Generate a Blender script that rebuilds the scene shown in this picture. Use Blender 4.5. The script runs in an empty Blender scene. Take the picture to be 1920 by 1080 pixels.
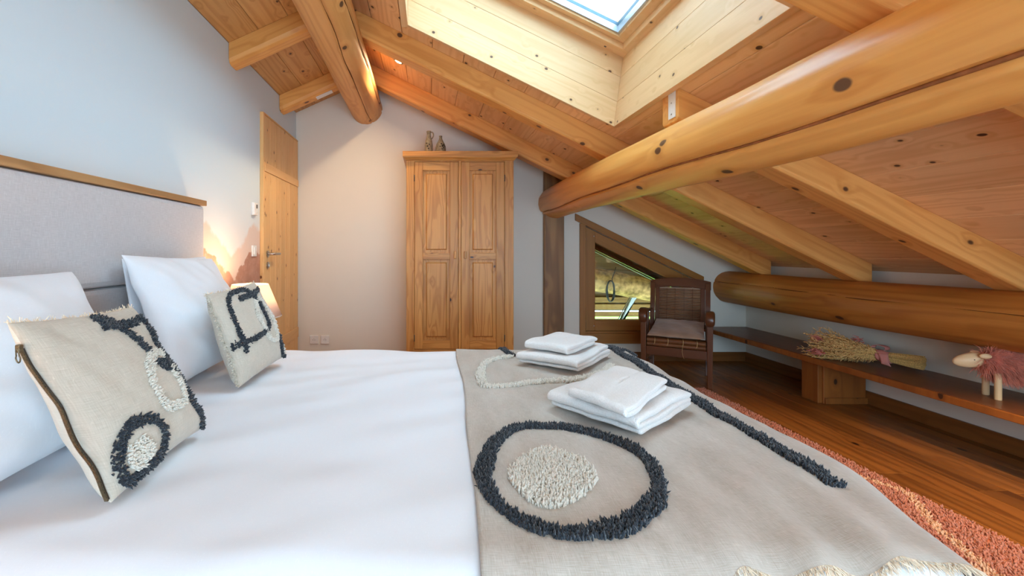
import bpy, bmesh, math, random
import numpy as np
from mathutils import Vector, Matrix, noise as mnoise

SC = bpy.context.scene
COL = SC.collection
rng = np.random.default_rng(7)
random.seed(7)
PI = math.pi

# ------------------------------------------------------------------ camera
cd = bpy.data.cameras.new('camera')
cam = bpy.data.objects.new('camera', cd)
COL.objects.link(cam)
cam.location = (0, 0, 1.06)
cam.rotation_euler = (PI / 2, 0, 0)
cd.sensor_width = 36.0
cd.lens = 36.0 * 850 / 1920
cd.shift_x = 156 / 1920
cd.shift_y = -70 / 1920
cd.clip_start = 0.02
SC.camera = cam

# ------------------------------------------------------------------ world / exposure
SC.view_settings.view_transform = 'Standard'
SC.view_settings.look = 'None'
SC.view_settings.gamma = 1.0
SC.view_settings.use_curve_mapping = False
SC.view_settings.exposure = EXPOSURE = 0.68
W = bpy.data.worlds.new('world')
SC.world = W
W.use_nodes = True
bg = W.node_tree.nodes['Background']
bg.inputs['Color'].default_value = (0.58, 0.795, 1.0, 1)
bg.inputs['Strength'].default_value = 7.0
SC.cycles.max_bounces = 10
SC.cycles.diffuse_bounces = 6
SC.cycles.sample_clamp_indirect = 8.0
SC.cycles.caustics_reflective = False
SC.cycles.caustics_refractive = False


def portal(name, loc, direction, sx, sy):
    L = bpy.data.lights.new(name, 'AREA')
    L.shape = 'RECTANGLE'
    L.size = sx
    L.size_y = sy
    L.cycles.is_portal = True
    o = bpy.data.objects.new(name, L)
    COL.objects.link(o)
    o.location = loc
    o.rotation_euler = Vector(direction).to_track_quat('-Z', 'Y').to_euler()
    return o


# room dimensions (metres, camera at x=0 y=0)
XL, XR, YF, YN = -1.277, 3.05, 4.36, -1.25
SL = 0.492                     # pitch of the right hand roof slope
SLL = 0.45                     # pitch of the left hand roof slope
XRIDGE = -0.585
AR = math.atan(SL)
AL = math.atan(SLL)


def zc(x):                     # underside of the ceiling boards
    return 0.92 + SL * (XR - x) if x >= XRIDGE else 2.385 + SLL * (x - XL)


WELL = (-0.13, 1.14, 1.43, 2.79)
portal('skylight_portal', (0.50, 2.11, zc(0.50) + 0.40), (0.44, 0, -0.9), 1.45, 1.36)
portal('rear_fill_portal', (1.15, YN - 0.02, 1.0), (0, 1, 0), 2.9, 1.7)  # guides daylight through the rear glazing added as fill
portal('gable_window_portal', (2.0, YF + 0.05, 0.65), (0, -1, 0), 0.95, 0.8)

# ------------------------------------------------------------------ node helpers


class NT:
    def __init__(s, name):
        s.m = bpy.data.materials.new(name)
        s.m.use_nodes = True
        s.t = s.m.node_tree
        s.t.nodes.clear()
        s.out = s.n('ShaderNodeOutputMaterial')

    def n(s, typ, **kw):
        nd = s.t.nodes.new(typ)
        for k, v in kw.items():
            setattr(nd, k, v)
        return nd

    def l(s, a, b):
        s.t.links.new(a, b)

    def put(s, sock, v):
        if v is None:
            return
        if isinstance(v, bpy.types.NodeSocket):
            s.l(v, sock)
        else:
            sock.default_value = v

    def math(s, op, a, b=None, c=None, clamp=False):
        nd = s.n('ShaderNodeMath', operation=op)
        nd.use_clamp = clamp
        for i, v in enumerate((a, b, c)):
            s.put(nd.inputs[i], v)
        return nd.outputs[0]

    def vmath(s, op, a, b=None):
        nd = s.n('ShaderNodeVectorMath', operation=op)
        s.put(nd.inputs[0], a)
        s.put(nd.inputs[1], b)
        return nd.outputs[0]

    def mix(s, f, a, b, mode='MIX'):
        nd = s.n('ShaderNodeMix', data_type='RGBA', blend_type=mode)
        s.put(nd.inputs[0], f)
        s.put(nd.inputs[6], a if not isinstance(a, tuple) else (*a[:3], 1))
        s.put(nd.inputs[7], b if not isinstance(b, tuple) else (*b[:3], 1))
        return nd.outputs[2]

    def noise(s, vec, scale=5, detail=3, rough=0.5, dist=0.0):
        nd = s.n('ShaderNodeTexNoise')
        s.put(nd.inputs['Vector'], vec)
        nd.inputs['Scale'].default_value = scale
        nd.inputs['Detail'].default_value = detail
        nd.inputs['Roughness'].default_value = rough
        nd.inputs['Distortion'].default_value = dist
        return nd.outputs['Fac']

    def mr(s, v, a, b, c=0.0, d=1.0, smooth=False):
        nd = s.n('ShaderNodeMapRange', interpolation_type='SMOOTHSTEP' if smooth else 'LINEAR')
        s.put(nd.inputs[0], v)
        for i, x in enumerate((a, b, c, d)):
            s.put(nd.inputs[i + 1], x)
        return nd.outputs[0]

    def coords(s):
        return s.n('ShaderNodeTexCoord').outputs['Object']

    def scl(s, vec, v):
        return s.vmath('MULTIPLY', vec, v)

    def rnd(s):
        return s.n('ShaderNodeObjectInfo').outputs['Random']

    def bsdf(s, color, rough=0.5, spec=0.5, bump=None, bstr=0.3, bdist=0.01, metal=0.0, sheen=0.0, **kw):
        b = s.n('ShaderNodeBsdfPrincipled')
        s.put(b.inputs['Base Color'], (*color[:3], 1) if isinstance(color, tuple) else color)
        s.put(b.inputs['Roughness'], rough)
        s.put(b.inputs['Specular IOR Level'], spec)
        b.inputs['Metallic'].default_value = metal
        b.inputs['Sheen Weight'].default_value = sheen
        for k, v in kw.items():
            s.put(b.inputs[k], v)
        if bump is not None:
            bn = s.n('ShaderNodeBump')
            bn.inputs['Strength'].default_value = bstr
            bn.inputs['Distance'].default_value = bdist
            s.put(bn.inputs['Height'], bump)
            s.l(bn.outputs[0], b.inputs['Normal'])
        s.l(b.outputs[0], s.out.inputs[0])
        return b


def wood(name, base, dark, knot, axis='Y', rough=0.45, ring=0.45, k=9.0, knots=1.0, kscale=(5.5, 3.0, 5.5),
         var=0.18, gscale=1.0, spec=0.35, streak=0.3, hue=None):
    """pine style timber; grain runs along the local axis given"""
    t = NT(name)
    sep = t.n('ShaderNodeSeparateXYZ')
    t.l(t.coords(), sep.inputs[0])
    x, y, z = sep.outputs
    a, g, b = {'X': (y, x, z), 'Y': (x, y, z), 'Z': (x, z, y)}[axis]
    cmb = t.n('ShaderNodeCombineXYZ')
    t.l(a, cmb.inputs[0]); t.l(g, cmb.inputs[1]); t.l(b, cmb.inputs[2])
    r = t.rnd()
    p = t.vmath('ADD', cmb.outputs[0], t.n('ShaderNodeCombineXYZ').outputs[0])
    off = t.n('ShaderNodeCombineXYZ')
    t.l(t.math('MULTIPLY', r, 31.0), off.inputs[0])
    t.l(t.math('MULTIPLY', r, 57.0), off.inputs[1])
    t.l(t.math('MULTIPLY', r, 13.0), off.inputs[2])
    p = t.vmath('ADD', cmb.outputs[0], off.outputs[0])
    vo = t.n('ShaderNodeTexVoronoi')
    wob = t.n('ShaderNodeTexNoise')
    wob.inputs['Scale'].default_value = 6
    t.l(p, wob.inputs['Vector'])
    pk = t.vmath('ADD', t.scl(p, kscale), t.scl(wob.outputs['Color'], (0.12, 0.12, 0.12)))
    t.l(pk, vo.inputs['Vector'])
    vo.inputs['Scale'].default_value = 1.0
    d = vo.outputs['Distance']
    bend = t.mr(d, 0.0, 0.42, 0.085, 0.0, True)
    n1 = t.noise(t.scl(p, (5.5 * gscale, 0.32 * gscale, 5.5 * gscale)), 1.0, 2.0, 0.4)
    f = t.math('ADD', n1, bend)
    rings = t.math('SINE', t.math('MULTIPLY', f, k * 2 * PI))
    rings = t.mr(rings, -0.2, 1.0, 0.0, 1.0)
    fine = t.noise(t.scl(p, (110 * gscale, 3.0, 110 * gscale)), 1.0, 2.0, 0.6)
    fine = t.mr(fine, 0.35, 0.75, 0.0, 1.0)
    broad = t.noise(t.scl(p, (9, 0.7, 9)), 1.0, 2.0, 0.5)
    broad = t.mr(broad, 0.35, 0.7, 0.0, 1.0)
    amt = t.math('ADD', t.math('MULTIPLY', rings, ring), t.math('MULTIPLY', fine, 0.16))
    amt = t.math('ADD', amt, t.math('MULTIPLY', broad, streak), clamp=True)
    c = t.mix(amt, base, dark)
    # per piece lightness
    vnd = t.n('ShaderNodeHueSaturation')
    t.l(c, vnd.inputs['Color'])
    t.l(t.mr(r, 0, 1, 1 - var, 1 + var), vnd.inputs['Value'])
    c = vnd.outputs['Color']
    if knots > 0:
        rad = 0.085 * knots
        km = t.mr(d, rad * 0.75, rad * 1.15, 1.0, 0.0, True)
        halo = t.mr(d, rad, rad * 2.6, 0.45, 0.0, True)
        c = t.mix(halo, c, dark)
        c = t.mix(km, c, knot)
    t.bsdf(c, rough, spec, bump=t.math('SUBTRACT', 1.0, amt), bstr=0.12, bdist=0.002)
    return t.m


def plain(name, color, rough=0.5, spec=0.4, metal=0.0, nscale=60, namt=0.06, bstr=0.0, **kw):
    t = NT(name)
    nz = t.noise(t.coords(), nscale, 3)
    c = t.mix(t.mr(nz, 0.3, 0.7, 0, 1), tuple(v * (1 - namt) for v in color), tuple(min(1, v * (1 + namt)) for v in color))
    t.bsdf(c, rough, spec, bump=nz if bstr else None, bstr=bstr, bdist=0.002, metal=metal, **kw)
    return t.m


def cloth(name, c1, c2, thread=900, streak=None, rough=0.9, bstr=0.25, slub=0.5, sheen=0.2, broad=0.12, u='X', v='Y'):
    """plain weave cloth with slubs; the two thread directions follow object axes"""
    t = NT(name)
    co = t.coords()
    sep = t.n('ShaderNodeSeparateXYZ'); t.l(co, sep.inputs[0])
    U = sep.outputs['XYZ'.index(u)]; V = sep.outputs['XYZ'.index(v)]
    cmb = t.n('ShaderNodeCombineXYZ'); t.l(U, cmb.inputs[0]); t.l(V, cmb.inputs[1])
    p = cmb.outputs[0]
    w1 = t.noise(t.scl(p, (thread, thread * 0.05, 1)), 1.0, 1.0)
    w2 = t.noise(t.scl(p, (thread * 0.05, thread, 1)), 1.0, 1.0)
    w = t.math('MULTIPLY', t.math('ADD', w1, w2), 0.5)
    bn = t.noise(co if streak is None else t.scl(co, streak), 7 if streak is None else 1.0, 4, 0.6)
    fl = t.mr(t.noise(t.scl(p, (thread * .35, thread * .12, 1)), 1.0, 2.0, 0.6), 0.62, 0.72)
    f = t.math('ADD', t.math('MULTIPLY', t.mr(w, 0.35, 0.65), slub), t.math('MULTIPLY', t.mr(bn, 0.3, 0.7), broad), clamp=True)
    t.bsdf(t.mix(t.math('MULTIPLY', fl, slub * 0.5), t.mix(f, c1, c2), tuple(min(1, v * 1.25) for v in c2)), rough, 0.15, bump=w, bstr=bstr, bdist=0.002, sheen=sheen)
    return t.m


M = {}
M['ceil_plank'] = wood('ceiling pine', (0.87, 0.56, 0.285), (0.64, 0.335, 0.13), (0.08, 0.033, 0.016), 'Y', ring=0.36, k=12, knots=1.15, kscale=(9.5, 6.5, 9.5), var=0.08, streak=0.25)  # lighter copy of the pine: right slope's brightness put into the colour
M['ceil_left_dim'] = wood('dimmed left slope pine', (0.64, 0.345, 0.125), (0.40, 0.17, 0.045), (0.08, 0.033, 0.016), 'Y', ring=0.40, k=12, knots=1.2, kscale=(9.5, 6.5, 9.5), var=0.12, streak=0.25)  # darker copy of the same pine for the dimmer left slope
M['well'] = wood('pale skylight pine', (0.73, 0.485, 0.262), (0.58, 0.335, 0.14), (0.12, 0.06, 0.035), 'X', ring=0.24, k=12, knots=1.15, kscale=(12, 9, 12), var=0.05, streak=0.15)
M['wellY'] = wood('pale skylight pine across', (0.73, 0.485, 0.262), (0.58, 0.335, 0.14), (0.12, 0.06, 0.035), 'Y', ring=0.24, k=12, knots=1.15, kscale=(12, 9, 12), var=0.05, streak=0.15)
M['rafter'] = wood('rafter timber', (0.76, 0.385, 0.115), (0.54, 0.21, 0.042), (0.11, 0.045, 0.018), 'X', ring=0.34, k=12, knots=1.15, kscale=(6.5, 4.6, 6.5), var=0.08, streak=0.35)
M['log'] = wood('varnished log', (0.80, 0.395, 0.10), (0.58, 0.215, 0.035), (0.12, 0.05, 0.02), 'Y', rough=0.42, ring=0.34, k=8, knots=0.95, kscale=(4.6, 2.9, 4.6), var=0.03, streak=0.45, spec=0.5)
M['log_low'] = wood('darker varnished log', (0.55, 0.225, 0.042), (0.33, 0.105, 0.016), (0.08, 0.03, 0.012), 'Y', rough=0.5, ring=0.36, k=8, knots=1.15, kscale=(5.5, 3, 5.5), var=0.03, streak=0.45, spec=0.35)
M['ridge_log'] = wood('old ridge log', (0.70, 0.365, 0.13), (0.47, 0.195, 0.05), (0.10, 0.045, 0.022), 'Y', rough=0.5, ring=0.36, k=9, knots=1.2, kscale=(6.5, 4.2, 6.5), var=0.03, streak=0.4)
M['crack'] = plain('split wood', (0.10, 0.035, 0.012), 0.8, 0.1)
M['crack_red'] = plain('reddish split heartwood', (0.30, 0.105, 0.035), 0.7, 0.2, nscale=30, namt=0.3)
M['post'] = wood('old post timber', (0.36, 0.18, 0.065), (0.17, 0.075, 0.025), (0.05, 0.02, 0.01), 'Z', ring=0.5, knots=0.9, var=0.03, streak=0.5)
M['floor'] = wood('dark oiled floor board', (0.34, 0.124, 0.026), (0.15, 0.048, 0.010), (0.02, 0.008, 0.004), 'Y', rough=0.36, ring=0.5, knots=0.9, kscale=(7, 3.4, 7), var=0.22, streak=0.5, spec=0.4)
M['bench'] = wood('dark stained bench board', (0.17, 0.062, 0.022), (0.09, 0.03, 0.010), (0.03, 0.012, 0.006), 'Y', rough=0.35, ring=0.35, knots=0.5, var=0.05, streak=0.3)
M['bench_edge'] = wood('bench end board', (0.34, 0.108, 0.022), (0.19, 0.056, 0.012), (0.05, 0.02, 0.01), 'Z', rough=0.4, ring=0.35, knots=1.1, kscale=(7, 4.5, 7), var=0.05, streak=0.3)
M['base_board'] = wood('skirting board', (0.25, 0.09, 0.022), (0.13, 0.042, 0.010), (0.05, 0.02, 0.01), 'Y', rough=0.4, ring=0.3, knots=0.4, var=0.05)
M['base_boardX'] = wood('skirting board across', (0.22, 0.08, 0.02), (0.12, 0.04, 0.010), (0.05, 0.02, 0.01), 'X', rough=0.4, ring=0.3, knots=0.4, var=0.05)
for ax in 'XZ':
    M['ward' + ax] = wood('wardrobe pine ' + ax, (0.60, 0.285, 0.075), (0.33, 0.108, 0.018), (0.05, 0.02, 0.01), ax, rough=0.4, ring=0.42, k=13, gscale=1.5, knots=0.95, kscale=(9, 4.5, 9), var=0.12, streak=0.35)
    M['win' + ax] = wood('window timber ' + ax, (0.36, 0.155, 0.037), (0.25, 0.098, 0.022), (0.10, 0.04, 0.012), ax, rough=0.42, ring=0.25, knots=0.5, var=0.04, streak=0.2)
    M['chair' + ax] = wood('chair teak ' + ax, (0.128, 0.042, 0.015), (0.06, 0.018, 0.007), (0.03, 0.01, 0.004), ax, rough=0.3, ring=0.3, knots=0, var=0.05, streak=0.35, spec=0.5)
M['chairY'] = wood('chair teak Y', (0.128, 0.042, 0.015), (0.06, 0.018, 0.007), (0.03, 0.01, 0.004), 'Y', rough=0.3, ring=0.3, knots=0, var=0.05, streak=0.35, spec=0.5)
M['doorZ'] = wood('door spruce Z', (0.76, 0.475, 0.205), (0.62, 0.325, 0.11), (0.17, 0.065, 0.025), 'Z', ring=0.28, k=11, knots=1.2, kscale=(11, 8, 11), var=0.06, streak=0.25)
M['doorY'] = wood('door spruce Y', (0.74, 0.455, 0.195), (0.62, 0.325, 0.11), (0.17, 0.065, 0.025), 'Y', ring=0.28, knots=0.8, var=0.06, streak=0.25)
M['headcap'] = wood('weathered headboard strip', (0.47, 0.265, 0.115), (0.27, 0.13, 0.05), (0.1, 0.05, 0.02), 'Y', ring=0.5, knots=0.5, var=0.05, streak=0.5)
M['weathered'] = wood('weathered outdoor timber', (0.46, 0.31, 0.16), (0.20, 0.115, 0.05), (0.04, 0.02, 0.01), 'X', rough=0.8, ring=0.5, knots=0.9, var=0.15, streak=0.6)
M['slat_out'] = wood('railing timber', (0.40, 0.205, 0.05), (0.24, 0.11, 0.027), (0.04, 0.02, 0.01), 'X', rough=0.8, ring=0.5, knots=0.9, var=0.2, streak=0.6)
M['outdoor_log'] = plain('rough hewn outdoor log', (0.42, 0.225, 0.08), 0.9, 0.1, nscale=18, namt=0.55, bstr=0.5)
M['pale'] = wood('raw birch', (0.74, 0.52, 0.29), (0.62, 0.40, 0.20), (0.4, 0.2, 0.1), 'Z', ring=0.2, knots=0, var=0.03, streak=0.2)


def plaster(name, col):
    t = NT(name)
    nz = t.noise(t.coords(), 140, 4, 0.6)
    nb = t.noise(t.coords(), 1.6, 3, 0.5)
    c = t.mix(t.mr(nb, 0.3, 0.7), tuple(v * 0.97 for v in col), col)
    t.bsdf(c, 0.85, 0.2, bump=nz, bstr=0.08, bdist=0.002)
    return t.m


M['wall'] = plaster('off white plaster', (0.76, 0.715, 0.635))


def mural():
    """painted wallpaper: pale blue above, deepened with the skylight tint, soft watercolour hills in peach and terracotta at the foot"""
    t = NT('watercolour hill wallpaper')
    co = t.coords()
    sep = t.n('ShaderNodeSeparateXYZ'); t.l(co, sep.inputs[0])
    y, z = sep.outputs[1], sep.outputs[2]
    n1 = t.noise(co, 2.6, 4, 0.55)
    n2 = t.noise(co, 9.0, 4, 0.6)
    n3 = t.noise(co, 45.0, 2, 0.6)
    hill = t.math('ADD', t.math('MULTIPLY', t.math('SUBTRACT', n1, 0.5), 0.30), t.math('MULTIPLY', t.math('SUBTRACT', n2, 0.5), 0.10))
    dip = t.math('MULTIPLY', t.math('COSINE', t.math('MULTIPLY', t.math('SUBTRACT', y, 2.93), 7.0)), -0.085)
    e1 = t.math('SUBTRACT', t.math('ADD', t.math('ADD', hill, dip), 1.155), z)
    e2 = t.math('SUBTRACT', t.math('ADD', t.math('ADD', t.math('MULTIPLY', hill, 1.3), dip), 0.985), z)
    upper_wash = t.mix(t.mr(t.math('ADD', z, t.math('MULTIPLY', n1, 0.4)), 1.25, 1.75, 0, 1, True), (0.72, 0.73, 0.745), (0.63, 0.735, 0.80))  # upper wash blued to carry the skylight's cool tint in its colour
    c = t.mix(t.mr(e1, -0.01, 0.03, 0, 0.75, True), upper_wash, (0.70, 0.52, 0.43))
    dk = t.mix(t.mr(n2, 0.3, 0.7), (0.52, 0.285, 0.205), (0.36, 0.165, 0.11))
    c = t.mix(t.mr(e2, -0.005, 0.012, 0, 0.9, True), c, dk)
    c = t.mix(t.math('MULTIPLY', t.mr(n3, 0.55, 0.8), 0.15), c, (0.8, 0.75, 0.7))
    t.bsdf(c, 0.85, 0.15)
    return t.m


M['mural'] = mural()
M['linen'] = cloth('natural linen', (0.35, 0.298, 0.242), (0.54, 0.495, 0.445), 800, slub=0.6, broad=0.5, bstr=0.4, streak=(16, 4, 6))  # broad streaks put soft fold shading into the cloth colour
M['linen_c'] = cloth('natural linen cushion', (0.45, 0.395, 0.32), (0.60, 0.54, 0.46), 700, slub=0.7, broad=0.2, u='Y', v='Z')
M['piping'] = cloth('cream cotton edge', (0.66, 0.60, 0.50), (0.78, 0.73, 0.64), 500, u='Y', v='Z')
M['headboard'] = cloth('grey linen upholstery', (0.45, 0.425, 0.43), (0.58, 0.555, 0.56), 620, slub=0.8, broad=0.2, u='Y', v='Z')
M['cotton'] = cloth('white cotton sateen', (0.73, 0.755, 0.805), (0.775, 0.80, 0.845), 1200, rough=0.65, bstr=0.03, slub=0.4, sheen=0.1, broad=0.2)
M['mattress'] = cloth('mattress ticking', (0.66, 0.64, 0.61), (0.74, 0.72, 0.69), 500)


def terry():
    t = NT('white terry towelling')
    co = t.coords()
    nz = t.noise(co, 260, 2, 0.7)
    nb = t.noise(co, 30, 3, 0.6)
    c = t.mix(t.mr(nz, 0.3, 0.7), (0.70, 0.69, 0.675), (0.82, 0.815, 0.81))
    t.bsdf(c, 0.95, 0.05, bump=t.math('ADD', nz, t.math('MULTIPLY', nb, 0.8)), bstr=0.7, bdist=0.004, sheen=0.3)
    return t.m


M['terry'] = terry()
M['yarn_dark'] = plain('charcoal yarn', (0.028, 0.033, 0.042), 0.95, 0.1, nscale=200, namt=0.4, sheen=0.3)
M['yarn_cream'] = plain('cream yarn', (0.72, 0.665, 0.58), 0.95, 0.1, nscale=200, namt=0.1, sheen=0.3)
M['fringe'] = plain('frayed linen thread', (0.80, 0.68, 0.53), 0.95, 0.1, nscale=120, namt=0.15)


def rugmat():
    t = NT('terracotta wool pile')
    co = t.coords()
    nz = t.noise(co, 90, 3, 0.7)
    nb = t.noise(co, 5, 3, 0.5)
    c = t.mix(t.mr(nz, 0.3, 0.7), (0.38, 0.118, 0.070), (0.61, 0.245, 0.160))
    c = t.mix(t.mr(nb, 0.35, 0.65, 0, 0.35), c, (0.58, 0.255, 0.17))
    t.bsdf(c, 0.95, 0.05, sheen=0.3)
    return t.m


M['rug'] = rugmat()
M['rug_line'] = plain('pale rug yarn', (0.72, 0.44, 0.28), 0.95, 0.05, nscale=90, namt=0.2, sheen=0.3)
M['white_plastic'] = plain('white plastic', (0.78, 0.78, 0.77), 0.35, 0.5, namt=0.02)
M['dark_plastic'] = plain('dark grey plastic', (0.03, 0.03, 0.035), 0.4, 0.5)
M['steel'] = plain('brushed steel', (0.42, 0.41, 0.40), 0.32, 0.5, metal=1.0, namt=0.08)
M['brass'] = plain('aged zip metal', (0.20, 0.16, 0.10), 0.4, 0.5, metal=0.9, nscale=300, namt=0.3)
M['gasket'] = plain('silver gasket', (0.50, 0.55, 0.60), 0.35, 0.5, metal=0.6)
M['blue_gasket'] = plain('blue grey seal', (0.10, 0.19, 0.27), 0.4, 0.5)
M['alu'] = plain('pale aluminium', (0.45, 0.44, 0.40), 0.5, 0.4)
M['stoneware'] = plain('speckled stoneware', (0.235, 0.185, 0.12), 0.6, 0.3, nscale=55, namt=0.35)
M['stone_mark'] = plain('dark glaze mark', (0.035, 0.025, 0.018), 0.5, 0.3)
M['suede'] = plain('beige suede', (0.36, 0.23, 0.155), 0.9, 0.1, nscale=9, namt=0.2, sheen=0.4)
M['cane'] = wood('split bamboo slat', (0.27, 0.115, 0.045), (0.15, 0.055, 0.02), (0.05, 0.02, 0.01), 'X', rough=0.35, ring=0.3, knots=0, var=0.25)
M['roll'] = wood('bamboo roll', (0.20, 0.075, 0.025), (0.10, 0.033, 0.012), (0.05, 0.02, 0.01), 'X', rough=0.4, ring=0.4, knots=0.3, var=0.15)
M['twine'] = plain('straw twine', (0.52, 0.36, 0.17), 0.9, 0.1)
M['straw'] = plain('dry straw', (0.80, 0.43, 0.15), 0.8, 0.2, nscale=260, namt=0.55)
M['ear'] = plain('dry grain ear', (0.82, 0.43, 0.17), 0.85, 0.15, nscale=160, namt=0.5)
M['ear_green'] = plain('pale green straw', (0.42, 0.36, 0.15), 0.85, 0.15, nscale=40, namt=0.3)
M['pinkleaf'] = plain('dried pink leaf', (0.48, 0.15, 0.115), 0.8, 0.2, nscale=40, namt=0.25)
M['ribbon'] = plain('dusty pink suede ribbon', (0.55, 0.215, 0.18), 0.85, 0.15, nscale=60, namt=0.08)
M['wool'] = plain('pink sheep fleece', (0.70, 0.235, 0.15), 0.9, 0.1, nscale=25, namt=0.3, sheen=0.4)
M['grass'] = plain('sunny grass', (0.25, 0.50, 0.06), 0.9, 0.1, nscale=30, namt=0.4, bstr=0.3)
M['cable'] = plain('black cable', (0.02, 0.022, 0.02), 0.5, 0.4)


def shade():
    t = NT('lamp shade fabric')
    w = t.noise(t.scl(t.coords(), (400, 400, 60)), 1.0, 1.0)
    c = t.mix(w, (0.80, 0.66, 0.57), (0.88, 0.76, 0.68))
    d = t.n('ShaderNodeBsdfDiffuse'); t.l(c, d.inputs[0])
    tr = t.n('ShaderNodeBsdfTranslucent'); t.l(c, tr.inputs[0])
    mx = t.n('ShaderNodeMixShader'); mx.inputs[0].default_value = 0.45
    t.l(d.outputs[0], mx.inputs[1]); t.l(tr.outputs[0], mx.inputs[2])
    t.l(mx.outputs[0], t.out.inputs[0])
    return t.m


M['shade'] = shade()


def glass():
    t = NT('window glass')
    tr = t.n('ShaderNodeBsdfTransparent'); tr.inputs[0].default_value = (0.95, 0.98, 0.98, 1)
    gl = t.n('ShaderNodeBsdfGlossy'); gl.inputs['Roughness'].default_value = 0.02
    lw = t.n('ShaderNodeLayerWeight')
    mx = t.n('ShaderNodeMixShader')
    t.l(t.math('MULTIPLY_ADD', t.math('POWER', lw.outputs['Facing'], 5.0), 0.6, 0.035), mx.inputs[0])
    t.l(tr.outputs[0], mx.inputs[1]); t.l(gl.outputs[0], mx.inputs[2])
    t.l(mx.outputs[0], t.out.inputs[0])
    return t.m


M['glass'] = glass()


def emit(name, col, s):
    t = NT(name)
    e = t.n('ShaderNodeEmission'); e.inputs[0].default_value = (*col, 1); e.inputs[1].default_value = s
    t.l(e.outputs[0], t.out.inputs[0])
    return t.m


M['bulb'] = emit('warm glowing bulb', (1.0, 0.62, 0.30), 14.0)

# ------------------------------------------------------------------ mesh helpers


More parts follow.
